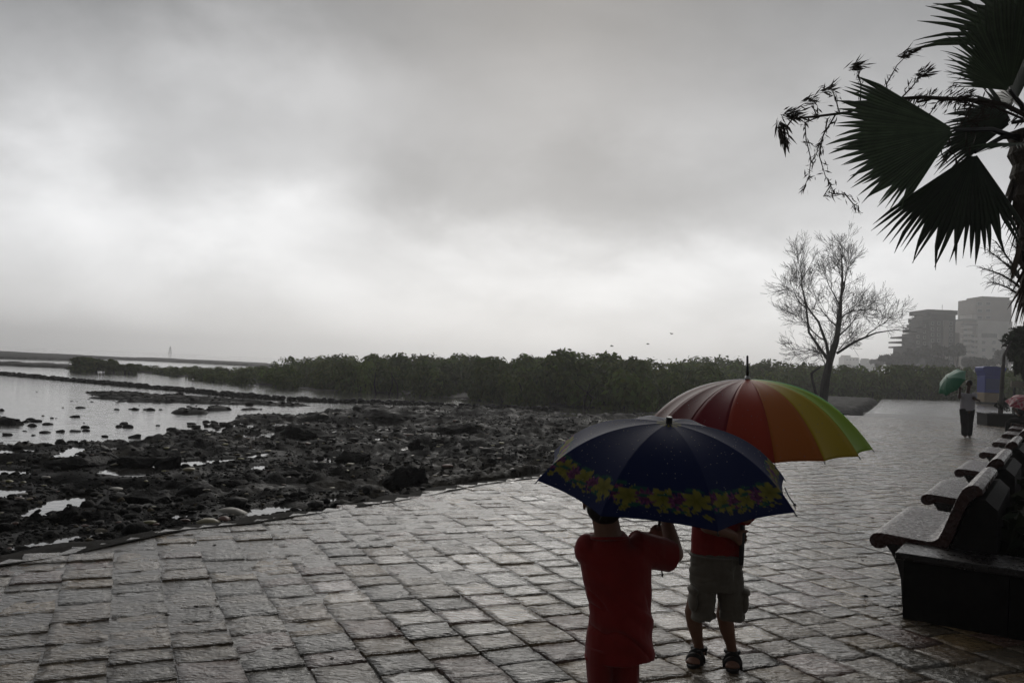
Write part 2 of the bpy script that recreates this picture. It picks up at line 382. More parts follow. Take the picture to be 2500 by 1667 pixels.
ROCKS = np.vstack([wpoly([(-900, 1180), (-300, 1110), (0, 1088), (200, 1077), (400, 1070), (540, 1050), (600, 1036), (565, 1028), (640, 1021), (760, 1010), (835, 998), (850, 988), (1015, 989), (1200, 998), (1350, 1006), (1600, 1012), (1850, 1008)]),
                   [(15.8, 44.0), (15.8, 37.2), (12.7, 31), (.42, 10), (-5.4, 3), (-9, -3), (-20, 0)]])
POOLS = [(wpoly(p, zp), zp) for p, zp in zip((
    [(228, 1156), (262, 1146), (360, 1140), (356, 1124), (384, 1124), (388, 1137), (430, 1138), (442, 1127), (574, 1120), (650, 1106), (640, 1116), (530, 1128), (442, 1140), (400, 1152), (368, 1160), (326, 1166), (283, 1160)],
    [(60, 1252), (145, 1222), (200, 1212), (205, 1240), (188, 1246), (78, 1264)],
    [(500, 1266), (545, 1252), (700, 1232), (725, 1230), (722, 1242), (612, 1258), (520, 1268)],
    [(398, 1260), (433, 1256), (437, 1267), (405, 1268)],
    [(28, 1340), (142, 1315), (200, 1307), (205, 1312), (134, 1326), (34, 1344)],
    [(-40, 1190), (38, 1198), (30, 1212), (-40, 1216)],
    [(140, 1112), (184, 1090), (195, 1112), (150, 1117)],
    [(815, 1076), (868, 1080), (905, 1076), (928, 1070), (926, 1076), (870, 1085)],
    [(600, 1140), (640, 1136), (650, 1147), (620, 1150)], [(595, 1118), (650, 1112), (655, 1116), (610, 1121)],
    [(1085, 1182), (1135, 1176), (1148, 1180), (1100, 1188)], [(-40, 1100), (60, 1096), (110, 1100), (40, 1106), (-40, 1108)], [(0, 1146), (60, 1150), (85, 1158), (0, 1160)],
    [(1550, 1012), (1600, 1008), (1612, 1013), (1560, 1017)], [(790, 1218), (835, 1214), (840, 1222), (800, 1226)]), (-.27, -.20, -.14, -.13, -.13, -.25, -.27, -.32, -.28, -.30, -.12, -.33, -.30, ZW, -.14))]
LANDS = [(wpoly(p), hgt) for p, hgt in (
    ([(-300, 845), (-60, 857), (36, 861), (114, 865), (179, 868.5), (232, 871.5), (300, 874), (380, 876), (500, 882), (660, 889), (660, 896), (420, 884), (330, 880), (247, 877.5), (161, 880.5), (71, 878), (-60, 873.5), (-300, 864)], .35),
    ([(-300, 880), (0, 886), (43, 886.5), (75, 890), (93, 887), (115, 887), (132, 892), (170, 893), (270, 898), (340, 904), (300, 907), (171, 902), (132, 897.5), (0, 892.5), (-300, 884)], .22),
    ([(-120, 1022), (-20, 1022), (20, 1024), (55, 1030), (60, 1036), (30, 1038), (-120, 1038)], .14),
    ([(405, 1004), (440, 1001), (500, 1004), (500, 1009), (430, 1010)], .10), ([(500, 994), (560, 993), (562, 1000), (510, 1001)], .10), ([(578, 996), (638, 995), (640, 1000), (585, 1001)], .09),
    ([(563, 1020), (640, 1016), (700, 1012), (695, 1020), (575, 1030)], .10), ([(230, 1003), (260, 1000), (262, 1006), (240, 1008)], .07))]
RIPPLE = wpoly([(165, 952), (420, 958), (700, 981), (830, 990), (760, 996), (560, 990), (380, 988), (260, 985), (170, 972)])
EARTH = np.array([(12.9, 37.1), (15.7, 37.3), (25.5, 58.3), (36.0, 81), (30, 84), (18, 66), (14, 52), (12.2, 44)])
FRONT = wpoly([(340, 914), (460, 929), (700, 953), (850, 959), (1000, 969), (1200, 986), (1350, 999), (1500, 1003), (1700, 1002)])
FOREST = np.vstack([FRONT, [(13, 50), (18, 66), (30, 84), (46, 88), (62, 86), (110, 140), (20, 120), (-10, 110), (-30, 95), (-40, 80)]])
def height(X, Y):
    D = np.hypot(X, Y)
    w1 = (fbm(X / 1.7, Y / 1.7, 4, 5) - .5)
    h = np.full(X.shape, -.85)
    # rock platform with ledges that run along the shore
    along = X * .57 + Y * .82; across = X * .82 - Y * .57
    led = fbm(across / 1.3, along / 5.0, 3, 21); led = np.floor(led * 7) / 7 + .35 * (led * 7 % 1) ** 4 / 7
    rk = -.51 + .22 * (led - .42) + .22 * (fbm(X / 3.1, Y / 3.1, 4, 3) - .42) + .15 * (1 - np.abs(fbm(X / .75, Y / .75, 4, 9) - .5) * 5).clip(0, 1) ** 2 * .6 + .10 * np.abs(fbm(X / .4, Y / .4, 3, 29) - .5) * 2 + .085 * (fbm(X / .15, Y / .15, 3, 41) - .5)
    rk += .22 * sstep(.55, .8, fbm(X / 4.5, Y / 3.0, 3, 77)) * sstep(12, 22, D)
    dpr = sdist(PROM, X, Y); rk = rk + .33 * (1 - sstep(.2, 6.5, dpr)) * sstep(34, 22, D)
    m = sstep(.5, -.6, sdist(ROCKS, X, Y) + w1 * 1.8 * np.clip(D / 14, .3, 1.1))
    h = h * (1 - m) + rk * m
    for P, zp in POOLS:
        c = P.mean(0); rr = np.abs(P - c).max() + 3
        k = (np.abs(X - c[0]) < rr) & (np.abs(Y - c[1]) < rr)
        if not k.any(): continue
        s = sdist(P, X[k], Y[k]) + w1[k] * .4; rim = sstep(.7, .3, s); hk = h[k]
        hk = np.maximum(hk, hk * (1 - rim) + (zp + .03) * rim); m = sstep(.12, -.06, s)
        h[k] = hk * (1 - m) + (zp - .05 + .09 * (vnoise(X[k] / .35, Y[k] / .35, 8) - .5)) * m
    sn = fbm(X / .5, Y / .5, 3, 61) - .5
    for P, up in LANDS:
        s = sdist(P, X, Y); sc_ = np.clip(D / 40, .35, 6)
        m = sstep(.4, -.5, (s / sc_) + w1 * 1.6)
        h = np.maximum(h, (ZW - .25) * (1 - m) + (ZW + up * (.55 + .9 * fbm(X / (2 * sc_), Y / (2 * sc_), 3, 33)) + .04 * sn) * m)
    m = sstep(1.5, -1.5, sdist(RIPPLE, X, Y))
    st = fbm(X / 2.4 + Y * .12, Y / .42, 4, 91)
    h = np.maximum(h, -.85 * (1 - m) + (ZW + .6 * (st - .50)).clip(-9, ZW + .09) * m)
    m = sstep(-1.0, -2.8, sdist(FOREST, X, Y) + w1 * 1.5)
    h = np.maximum(h, -.85 * (1 - m) + (ZW + .07 + .05 * sn) * m)
    m = sstep(.6, -.6, sdist(EARTH, X, Y) + w1 * .8)
    h = np.maximum(h, h * (1 - m) + (.03 + .10 * (fbm(X / .9, Y / .9, 4, 15) - .5)) * m)
    # sink below the promenade
    s = sdist(PROM, X, Y)
    h = np.where(s < .28, np.minimum(h, -.14 + .1 * sn), h); h = np.where(s < 0.02, -.9, h)
    return h
na, nd = 620, 720
az = np.linspace(R_(-50), R_(34), na); dd = 3.0 * (300 / 3.0) ** np.linspace(0, 1, nd)
A, D_ = np.meshgrid(az, dd); TX = (np.sin(A) * D_).ravel(); TY = (np.cos(A) * D_).ravel()
TZ = height(TX, TY)
idx = np.arange(na * nd).reshape(nd, na)
Fq = np.stack([idx[:-1, :-1], idx[:-1, 1:], idx[1:, 1:], idx[1:, :-1]], -1).reshape(-1, 4)
keep = (TZ[Fq].max(1) > ZW - .12)
k1 = fbm(TX / .8, TY / .8, 4, 201); k2 = fbm(TX / 6, TY / 6, 3, 301)
cc = np.array([.009, .0088, .0085])[None] * (.6 + .9 * k1)[:, None] + np.array([.022, .018, .011])[None] * sstep(.52, .7, k2 * .6 + k1 * .4)[:, None] * .8
cc = np.where((sdist(EARTH, TX, TY) < .8)[:, None], np.array([.010, .009, .008]) * (.6 + k1[:, None]), cc)
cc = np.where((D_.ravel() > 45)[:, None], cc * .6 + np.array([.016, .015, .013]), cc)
Fq = Fq[keep]; used = np.unique(Fq); remap = np.full(na * nd, -1); remap[used] = np.arange(len(used))
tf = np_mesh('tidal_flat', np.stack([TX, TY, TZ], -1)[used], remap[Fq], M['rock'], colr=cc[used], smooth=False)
tag(tf, kind='structure')

for P, zp in POOLS:
    if zp == ZW: continue
    x0_, y0_ = P.min(0) - .5; x1_, y1_ = P.max(0) + .5; xs = np.linspace(x0_, x1_, 14); ys = np.linspace(y0_, y1_, 14); Xg, Yg = np.meshgrid(xs, ys)
    ids = np.arange(196).reshape(14, 14); Fc = np.stack([ids[:-1, :-1], ids[:-1, 1:], ids[1:, 1:], ids[1:, :-1]], -1).reshape(-1, 4); s = sdist(P, Xg.ravel(), Yg.ravel()); Fc = Fc[(s[Fc] < .45).all(1)]
    if len(Fc): tag(np_mesh('tide_pool', np.stack([Xg.ravel(), Yg.ravel(), np.full(196, zp)], -1), Fc, M['pool']), kind='structure')
def in_pool(X, Y):
    k = np.zeros(X.shape, bool)
    for P, zp in POOLS: k |= sdist(P, X, Y) < .03
    return k
# rock shapes
def icosphere(sub):
    t = (1 + 5 ** .5) / 2
    V = np.array([(-1, t, 0), (1, t, 0), (-1, -t, 0), (1, -t, 0), (0, -1, t), (0, 1, t), (0, -1, -t), (0, 1, -t), (t, 0, -1), (t, 0, 1), (-t, 0, -1), (-t, 0, 1)], float)
    Fc = [(0, 11, 5), (0, 5, 1), (0, 1, 7), (0, 7, 10), (0, 10, 11), (1, 5, 9), (5, 11, 4), (11, 10, 2), (10, 7, 6), (7, 1, 8), (3, 9, 4), (3, 4, 2), (3, 2, 6), (3, 6, 8), (3, 8, 9), (4, 9, 5), (2, 4, 11), (6, 2, 10), (8, 6, 7), (9, 8, 1)]
    V /= np.linalg.norm(V, axis=1)[:, None]
    for _ in range(sub):
        V = list(map(tuple, V)); cache = {}; out = []
        def mid(a, b):
            k = (min(a, b), max(a, b))
            if k not in cache:
                m = (np.array(V[a]) + np.array(V[b])) / 2; V.append(tuple(m / np.linalg.norm(m))); cache[k] = len(V) - 1
            return cache[k]
        for a, b, c in Fc:
            x, y, z = mid(a, b), mid(b, c), mid(c, a); out += [(a, x, z), (b, y, x), (c, z, y), (x, y, z)]
        Fc = out; V = np.array(V)
    return np.array(V), np.array(Fc)
def rock_shape(sub, seed, cuts=9, rough=.12):
    """a boulder: a ball cut by planes and roughened"""
    V, Fc = icosphere(sub); r = np.random.default_rng(seed)
    for _ in range(cuts):
        n = r.normal(size=3); n /= np.linalg.norm(n); d = r.uniform(.5, .88)
        s = V @ n; V = V - np.where(s > d, s - d, 0)[:, None] * n * .92
    if rough:
        k = fbm(V[:, 0] * 2.2 + V[:, 2] * 1.3 + seed, V[:, 1] * 2.2 - V[:, 2] * 1.7, 4, seed) - .5
        V = V * (1 + rough * 2 * k)[:, None]
    return V, Fc
def scatter(name, pos, size, seeds, mat_, colr, sub=1, flat=.6, nvar=8, kind='stuff'):
    """many small stones joined into one mesh"""
    vs = [rock_shape(sub, 100 + s, 6, .12) for s in range(nvar)]
    VV = []; FF = []; CC = []; n = 0
    for i, (p, s) in enumerate(zip(pos, size)):
        V, Fc = vs[seeds[i] % nvar]; a = rng.uniform(0, 6.28); c, q = math.cos(a), math.sin(a)
        sx, sy, sz = s * rng.uniform(.7, 1.3), s * rng.uniform(.7, 1.3), s * flat * rng.uniform(.6, 1.2)
        W = V * (sx, sy, sz); W = np.stack([W[:, 0] * c - W[:, 1] * q, W[:, 0] * q + W[:, 1] * c, W[:, 2]], -1) + p
        VV.append(W); FF.append(Fc + n); n += len(V); CC.append(np.tile(colr[i], (len(V), 1)))
    o = np_mesh(name, np.vstack(VV), np.vstack(FF), mat_, colr=np.vstack(CC)); tag(o, kind=kind); return o
# rubble strewn over the flat: denser by the shore of the lagoon
n = 66000
ra = rng.uniform(R_(-40), R_(22), n); rd = 6.5 * (42 / 6.5) ** rng.uniform(0, 1, n)
X, Y = np.sin(ra) * rd, np.cos(ra) * rd
z = height(X, Y); dens = fbm(X / 2.2, Y / 2.2, 3, 55)
near_shore = (z > ZW - .28) & (rng.uniform(0, 1, n) < sstep(.22, .55, dens)) & (sdist(PROM, X, Y) > .3) & (sdist(FOREST, X, Y) > -.5)
near_shore &= (z > ZW - .03) | (rng.uniform(0, 1, n) < .035)
near_shore &= ~in_pool(X, Y) | (rng.uniform(0, 1, n) < .04)
X, Y, z = X[near_shore], Y[near_shore], z[near_shore]; n = len(X)
s = .0125 * np.exp(rng.normal(0, .62, n)) * (1 + np.hypot(X, Y) / 34)
c = np.array([.011, .0107, .010])[None] * rng.uniform(.5, 1.8, (n, 1)); k = rng.uniform(0, 1, n)
c[k > .92] = np.array([.075, .06, .038]) * rng.uniform(.5, 1.3, ((k > .92).sum(), 1)); c[k > .984] = (.22, .20, .16)
scatter('rubble', np.stack([X, Y, np.maximum(z, ZW - .02) + s * .2], -1), s, rng.integers(0, 99, n), M['rock'], c, sub=0)
# stray stones standing in the lagoon
px = [(197, 996), (180, 1018), (186, 1018), (181, 1053), (147, 1054), (208, 1044), (210, 1052), (290, 1042), (302, 1035), (312, 1043), (386, 1039), (285, 1000), (318, 999), (330, 1000), (352, 1000), (368, 1001), (392, 1000), (78, 1040), (62, 1030), (75, 1027), (85, 1029), (117, 1036), (127, 1021), (16, 1062), (112, 1056), (388, 1064), (462, 993), (600, 1015), (520, 1030), (500, 1035), (530, 1045), (560, 1040), (255, 1066), (440, 1060), (330, 1068)]
px += [(rng.uniform(400, 640), 0) for _ in range(70)]
pos = []; sz = []
for x, y in px:
    if y == 0: y = 1066 - (x - 400) * .16 + rng.normal(0, 7) - 3
    p = onz(x, y, ZW); pos.append((p[0], p[1], ZW + .01)); sz.append(rng.uniform(.05, .15))
scatter('lagoon_stones', np.array(pos), np.array(sz), rng.integers(0, 99, len(pos)), M['rock'], np.tile((.02, .019, .018), (len(pos), 1)), sub=2, flat=.5)
# washed-up pale scraps
n = 420; ra = rng.uniform(R_(-36), R_(6), n); rd = 7.5 * (30 / 7.5) ** rng.uniform(0, 1, n); X, Y = np.sin(ra) * rd, np.cos(ra) * rd; z = height(X, Y)
ok = (z > ZW + .01) & (sdist(PROM, X, Y) > .5); X, Y, z = X[ok], Y[ok], z[ok]; n = len(X); k = rng.integers(0, 4, n)
pal = np.array([(.25, .22, .14), (.30, .28, .24), (.22, .20, .07), (.16, .08, .06)])
scatter('washed_up_scraps', np.stack([X, Y, z + .02], -1), .022 * np.exp(rng.normal(0, .4, n)) * (1 + rd[ok] / 16), rng.integers(0, 99, n), M['scrap'], pal[k] * rng.uniform(.5, 1.1, (n, 1)), sub=1, flat=.35)

# boulders one can point at: image base point, width, height -> real size
BL = [(1000, 1200, 118, 68, 'large rounded black boulder standing against the promenade kerb'),
      (226, 1297, 44, 36, 'pointed black boulder between the two pools nearest the left kerb'),
      (238, 1214, 72, 48, 'blocky dark boulder at the right end of the left tide pool'),
      (352, 1238, 120, 40, 'low dark slab boulder below the middle tide pool'),
      (478, 1226, 130, 58, 'broad hump-backed black boulder below the long tide pool'),
      (412, 1142, 62, 40, 'rounded boulder rising at the head of the long tide pool'),
      (374, 1162, 22, 20, 'small pointed stone standing in the long tide pool'),
      (92, 1315, 88, 40, 'angular flat-topped boulder in the lower left corner of the rocks'),
      (8, 1338, 60, 40, 'dark boulder at the left margin beside the kerb pool'),
      (735, 1076, 150, 46, 'long black rock mound behind the small crescent pool'),
      (930, 1032, 190, 36, 'widest dark rock mound just below the stone breakwater'),
      (1012, 1106, 44, 48, 'upright dark boulder behind the large rounded one'),
      (818, 1228, 34, 30, 'small upright stone beside the promenade kerb'),
      (613, 1256, 22, 14, 'little round stone lying in the narrow kerb pool'),
      (150, 1142, 130, 32, 'flat dark rock on the lagoon shore at the left'),
      (318, 1138, 120, 26, 'low rock tongue reaching into the long tide pool'),
      (560, 1190, 110, 30, 'weathered low slab boulder in the middle of the rubble'),
      (690, 1170, 90, 30, 'grey-black boulder among rubble above the narrow kerb pool'),
      (860, 1130, 100, 34, 'dark jagged boulder amid the pale scraps'),
      (1120, 1060, 110, 34, 'black boulder in the rubble left of the blue umbrella'),
      (545, 1000, 42, 9, 'flat weedy rock awash in the lagoon')]
for i, (bx, by, bw_, bh, lb) in enumerate(BL):
    p = onz(bx, by, -.40); p = onz(bx, by, float(np.clip(height(np.array([p[0]]), np.array([p[1]]))[0], ZW, -.05))); zb0 = p[2]; dist = math.hypot(p[0], p[1]); wx = bw_ / F * dist; wh = bh / F * dist
    V, Fc = rock_shape(4, 500 + i, 16, .24)
    V = V * (wx / 2 * 1.08, wx / 2 * .7, wh * .62); V[:, 2] += wh * .28
    k = fbm(V[:, 0] * 7 + i, V[:, 1] * 7 + V[:, 2] * 9, 4, i) - .5; V = V + k[:, None] * .11 * min(1, wh * 3)
    cv = np.array([.009, .0088, .0085])[None] * (.7 + .8 * fbm(V[:, 0] * 3, V[:, 2] * 5 + V[:, 1] * 3, 3, i))[:, None]
    o = np_mesh('boulder', V, Fc, M['rock'], colr=cv); o.location = (p[0], p[1] + wx * .25, zb0 - .03); tag(o, lb, 'boulder', 'boulders on the tidal flat')

# ------------------------------------------------------------------ breakwater of piled stones
BWL = wpoly([(-260, 893), (0, 914), (179, 930.5), (420, 952), (560, 966), (700, 977), (850, 983), (1015, 988), (1200, 997), (1360, 1005)])
seg = np.hypot(*np.diff(BWL, axis=0).T); cum = np.concatenate([[0], np.cumsum(seg)])
def along_bw(t): return np.array([np.interp(t, cum, BWL[:, 0]), np.interp(t, cum, BWL[:, 1])])
bw_root = empty('breakwater', (*along_bw(cum[-1] / 2), ZW)); tag(bw_root, 'long low breakwater of piled dark stones across the lagoon', 'breakwater')
bmesh_ = []
for s_ in range(7):
    V, Fc = rock_shape(1, 300 + s_, 7, .12); cv = np.tile(np.array([.022, .021, .02]) * rng.uniform(.7, 1.4), (len(V), 1))
    bmesh_.append(np_mesh('breakwater_stone', V * (1, .8, .7), Fc, M['rock'], colr=cv, link=False))
ctr = Vector(bw_root.location); npar = 0; rest_p = []; rest_s = []
tt = np.sort(rng.uniform(0, cum[-1], 1500))
for i, t in enumerate(tt):
    p = along_bw(t); lay = rng.uniform(0, 1); off = rng.normal(0, .30 * (1 - lay * .7)); d = along_bw(min(t + .5, cum[-1])) - along_bw(max(t - .5, 0)); d /= np.linalg.norm(d) + 1e-9
    q = (p[0] - d[1] * off, p[1] + d[0] * off, ZW - .03 + lay * .17); s = rng.uniform(.09, .17)
    front = off * (-d[1] * 0 + 1)
    if npar < 300 and lay > .45 and i % 2 == 0:
        o = link_obj('stone', random.choice(bmesh_), bw_root); o.location = Vector(q) - ctr; o.rotation_euler = (rng.uniform(-.4, .4), rng.uniform(-.4, .4), rng.uniform(0, 6.28)); o.scale = (s * 1.15, s, s); npar += 1
    else: rest_p.append(np.array(q) - np.array(ctr)); rest_s.append(s)
core = scatter('core_stones', np.array(rest_p), np.array(rest_s), rng.integers(0, 99, len(rest_p)), M['rock'], np.array([.021, .02, .019])[None] * rng.uniform(.6, 1.5, (len(rest_p), 1)), sub=1, flat=.8)
core.parent = bw_root

# ------------------------------------------------------------------ promenade: base slab, kerb, stones, water film
def ribbon(name, line, width, z0, z1, m, jag=0.0, steps=6):
    P = []
    for a, b in zip(line[:-1], line[1:]):
        L = max(2, int(np.linalg.norm(b - a) / .12)) if np.linalg.norm(b - a) < 8 else 30
        for k in range(L): P.append(a + (b - a) * k / L)
    P.append(line[-1]); P = np.array(P); T = np.gradient(P, axis=0); T /= np.linalg.norm(T, axis=1)[:, None]; Nn = np.stack([-T[:, 1], T[:, 0]], -1)
    k = np.arange(len(P)); j = jag * (fbm(k / 6.0, k * 0 + 3.3, 4, 4) - .5)[:, None]
    inn = P - Nn * .15; out = P + Nn * (width + j); mid = P + Nn * (width * .5)
    zz = z1 + .05 * (fbm(k / 2.0, k * 0 + 1.3, 3, 14) - .5)
    V = np.vstack([np.c_[inn, zz * .3 + .012 + .012 * fbm(k / 3.0, k * 0 + 9.1, 2, 3)], np.c_[mid, zz + .004], np.c_[out, zz - .012], np.c_[out + Nn * .05, zz * 0 + z0]]); n = len(P); Fc = []
    for r in range(3):
        for i in range(n - 1): Fc.append((r * n + i, r * n + i + 1, (r + 1) * n + i + 1, (r + 1) * n + i))
    return np_mesh(name, V, np.array(Fc), m)
tag(ribbon('kerb', EDGE[:13], .30, -.8, -.03, M['kerb'], .5), kind='structure')
def joint_depth(x, y):
    perp = (x - 2.56) * math.cos(R_(33.6)) - (y - 5.83) * math.sin(R_(33.6))
    wf = sstep(-3.6, -.9, perp + (y - 5) * .30)
    return .0010 - .0034 * wf - .0135 * sstep(-2.5, -1.6, perp) * (1 - sstep(4.9, 6.4, y)) - .004 * vnoise(x / .5, y / .5, 7) * (1 - sstep(5, 9, y))
def grid_poly(name, poly, z, m, step, kind='structure', zf=None, clip=None):
    poly = np.array(poly); x0, y0 = poly.min(0); x1, y1 = poly.max(0)
    if clip: y1 = min(y1, clip); x1 = min(x1, 26)
    xs = np.arange(x0, x1 + step, step); ys = np.arange(y0, y1 + step, step); Xg, Yg = np.meshgrid(xs, ys)
    s = sdist(poly, Xg.ravel(), Yg.ravel()); ids = np.arange(Xg.size).reshape(Xg.shape)
    Fc = np.stack([ids[:-1, :-1], ids[:-1, 1:], ids[1:, 1:], ids[1:, :-1]], -1).reshape(-1, 4); Fc = Fc[(s[Fc] < step * .3).all(1)]
    us = np.unique(Fc); rm = np.full(Xg.size, -1); rm[us] = np.arange(len(us))
    Z = np.full(Xg.size, z) if zf is None else zf(Xg.ravel(), Yg.ravel())
    o = np_mesh(name, np.stack([Xg.ravel(), Yg.ravel(), Z], -1)[us], rm[Fc], m); tag(o, kind=kind); return o
prom = grid_poly('promenade', PROM, 0, M['base'], .12, zf=joint_depth, clip=41)
poly = [tuple(p) for p in PROM]
slab = MB().add([(x, y, -.06) for x, y in poly] + [(x, y, -1.0) for x, y in poly], [tuple(range(len(poly)))[::-1]] + [(i, (i + 1) % len(poly), len(poly) + (i + 1) % len(poly), len(poly) + i) for i in range(len(poly))]).build('foundation', M['base'], prom)
tag(prom, kind='structure')
# paving stones in columns that run 25 degrees left of the view
vdir = np.array([-math.sin(R_(25)), math.cos(R_(25))]); udir = np.array([vdir[1], -vdir[0]])
BENCHDIR = np.array([math.sin(R_(33.6)), math.cos(R_(33.6))])
def stone_variant(seed):
    r = np.random.default_rng(seed); g = 7; u = np.linspace(-.5, .5, g)
    Xg, Yg = np.meshgrid(u, u); e = .03
    Xj = Xg + (vnoise(Yg * 5 + seed, Xg * 0 + seed * 1.7, 1) - .5) * e * 2 * (np.abs(Xg) > .4) + r.uniform(-.03, .03, Xg.shape) * (np.abs(Xg) < .4)
    Yj = Yg + (vnoise(Xg * 5 + seed * 2.3, Yg * 0 + seed, 2) - .5) * e * 2 * (np.abs(Yg) > .4) + r.uniform(-.03, .03, Xg.shape) * (np.abs(Yg) < .4)
    Z = .011 * (fbm(Xg * 3 + seed * 3.1, Yg * 3 + seed, 3, seed) - .5) * 2 + Xg * r.uniform(-.004, .004) + Yg * r.uniform(-.007, .005)
    rim = np.maximum(np.abs(Xg), np.abs(Yg)); Z = Z - (rim > .45) * .0015
    V = np.stack([Xj.ravel(), Yj.ravel(), Z.ravel()], -1); ids = np.arange(g * g).reshape(g, g)
    Fc = np.stack([ids[:-1, :-1], ids[:-1, 1:], ids[1:, 1:], ids[1:, :-1]], -1).reshape(-1, 4).tolist()
    ring = list(ids[0, :]) + list(ids[1:, -1]) + list(ids[-1, -2::-1]) + list(ids[-2:0:-1, 0]); n = len(V)
    V = np.vstack([V, V[ring] * (1.03, 1.03, 0) + (0, 0, -.05)])
    m = len(ring)
    for k in range(m): Fc.append((ring[(k + 1) % m], ring[k], n + k, n + (k + 1) % m))
    return V, np.array(Fc)
SV = [stone_variant(s) for s in range(14)]
PALS = np.array([(.165, .115, .066), (.130, .103, .070), (.195, .132, .062), (.105, .094, .074), (.155, .090, .066), (.160, .122, .078)])
stones = []
colw = .295
for ci in range(-40, 130):
    u0 = ci * colw; v0 = -3 + rng.uniform(0, .3)
    while v0 < 42:
        L = rng.choice([.19, .23, .27, .31, .36], p=[.15, .27, .28, .2, .1]); c = udir * (u0 + colw / 2) + vdir * (v0 + L / 2)
        v0 += L
        if c[1] < 1.5 or c[1] > 40 or np.hypot(*c) > 40 or c[0] < -9: continue
        perp = (c - np.array([2.56, 5.83])) @ np.array([BENCHDIR[1], -BENCHDIR[0]])   # distance right of the bench line
        if perp > (1.4 if c[1] < 8 else .9): continue
        if abs(math.atan2(c[0], c[1])) > R_(60): continue
        stones.append((c[0], c[1], colw, L, perp))
S = np.array(stones); sd = sdist(PROM, S[:, 0], S[:, 1]); S = S[sd < -.06]
gap = lambda perp, y: .0035 + .012 * sstep(-2.5, -1.6, perp) * (1 - sstep(4.9, 6.4, y)) * (1 - .5 * sstep(-.4, .2, perp))
def in_frame(c):
    v = np.array([c[0], c[1], 0]) - CO; wv_ = v @ _f
    if wv_ < .1: return False
    x = 1250 + F * (v @ CR) / wv_; y = 833.5 - F * (v @ CU) / wv_
    return -60 < x < 2560 and y < 1740
order = sorted(range(len(S)), key=lambda i: (not in_frame(S[i]), math.hypot(S[i, 0], S[i, 1])))
svm = {}
VV = []; FF = []; CC = []; WET = []; nn = 0; npart = 0
rot = math.atan2(udir[1], udir[0])
for rank, i in enumerate(order):
    cxx, cyy, cw, L, perp = S[i]; g = float(gap(perp, cyy)); vi = int(rng.integers(0, 14)); pal = int(rng.integers(0, 6)); sh = rng.uniform(.72, 1.22)
    wet = float(sstep(-3.6, -.9, perp + (cyy - 5) * .30)) * float(.55 + .45 * sstep(4.6, 6.2, cyy)); isw = wet > rng.uniform(.15, .85)
    lvl = rng.normal(0, .0012) * (1 - .6 * wet) + .001 * (1 - wet) + (.006 if rng.uniform() < .10 else 0) * (1 - wet); rel_ = .8 - .5 * wet
    lvl_old = .012 - .017 * float(sstep(-3.6, -.6, perp)) + rng.normal(0, .0025) + (.004 if perp < -3.5 else 0)
    scl = (cw - g, L - g, rel_)
    if rank < 300 and in_frame(S[i]):
        shq = int((sh - .72) / .5 * 2.99)
        key = (vi, pal, shq, bool(isw))
        if key not in svm:
            svm[key] = np_mesh('paving_stone', SV[vi][0], SV[vi][1], M['stonewet'] if isw else M['stone'], colr=PALS[pal] * (.8, .98, 1.15)[shq], link=False)
        o = link_obj('paving_stone', svm[key], prom); o.location = (cxx, cyy, lvl); o.rotation_euler = (rng.normal(0, .005), rng.normal(0, .005), rot + rng.normal(0, .012)); o.scale = scl
    else:
        V, Fc = SV[vi]; a = rot + rng.normal(0, .012); c_, s_ = math.cos(a), math.sin(a); W = V * scl
        VV.append(np.stack([W[:, 0] * c_ - W[:, 1] * s_ + cxx, W[:, 0] * s_ + W[:, 1] * c_ + cyy, W[:, 2] + lvl], -1)); FF.append(Fc + nn); nn += len(V); CC.append(np.tile(PALS[pal] * sh, (len(V), 1))); WET.append(int(isw))
o = np_mesh('paving_stones', np.vstack(VV), np.vstack(FF), M['stone'], prom, colr=np.vstack(CC)); tag(o, kind='stuff')
o.data.materials.append(M['stonewet']); o.data.polygons.foreach_set('material_index', np.repeat(np.array(WET, np.int32), [len(f) for f in FF]))
# the far paving, where the stones can no longer be told apart
fp = [tuple(p) for p in EDGE[12:]]; far_poly = [(14.5, 34.6)] + [tuple(p) for p in EDGE[13:]] + [(46, 86), (56, 80), (24, 34.0)]
far_poly = [(EDGE[12] + (EDGE[13] - EDGE[12]) * .05)] + [p for p in EDGE[13:]] + [np.array(p) for p in ((46, 86), (58, 78), (31, 28.0))]
grid_poly('far_paving', far_poly, -.003, M['farpave'], .5)
# thin sheet of rain water standing on the paving
film_poly = [p - (p - np.array([3, 8.])) / np.linalg.norm(p - np.array([3, 8.])) * .35 for p in EDGE[3:13]] + [np.array(p) for p in ((28, 34.0), (8, 5.0), (5, 5.5), (1.5, 5.6), (-1.2, 6.2))]
grid_poly('rain_water', film_poly, -.0062, M['film'], .25)
# leaf scraps and grit on the wet stones
n = 260; X = rng.uniform(-2.5, 6, n); Y = rng.uniform(3.6, 16, n); ok = sdist(PROM, X, Y) < -.4; X, Y = X[ok], Y[ok]
pr_ = (X - 2.56) * BENCHDIR[1] - (Y - 5.83) * BENCHDIR[0]; ok = pr_ < .2; X, Y = X[ok], Y[ok]
X = np.r_[X, 2.55 + rng.normal(0, .16, 30)]; Y = np.r_[Y, 5.45 + rng.normal(0, .22, 30)]
scatter('fallen_leaf_scraps', np.stack([X, Y, X * 0 + .012], -1), .0075 * np.exp(rng.normal(0, .45, len(X))), rng.integers(0, 99, len(X)), M['deadleaf'], np.tile((.03, .02, .015), (len(X), 1)), sub=1, flat=.4)

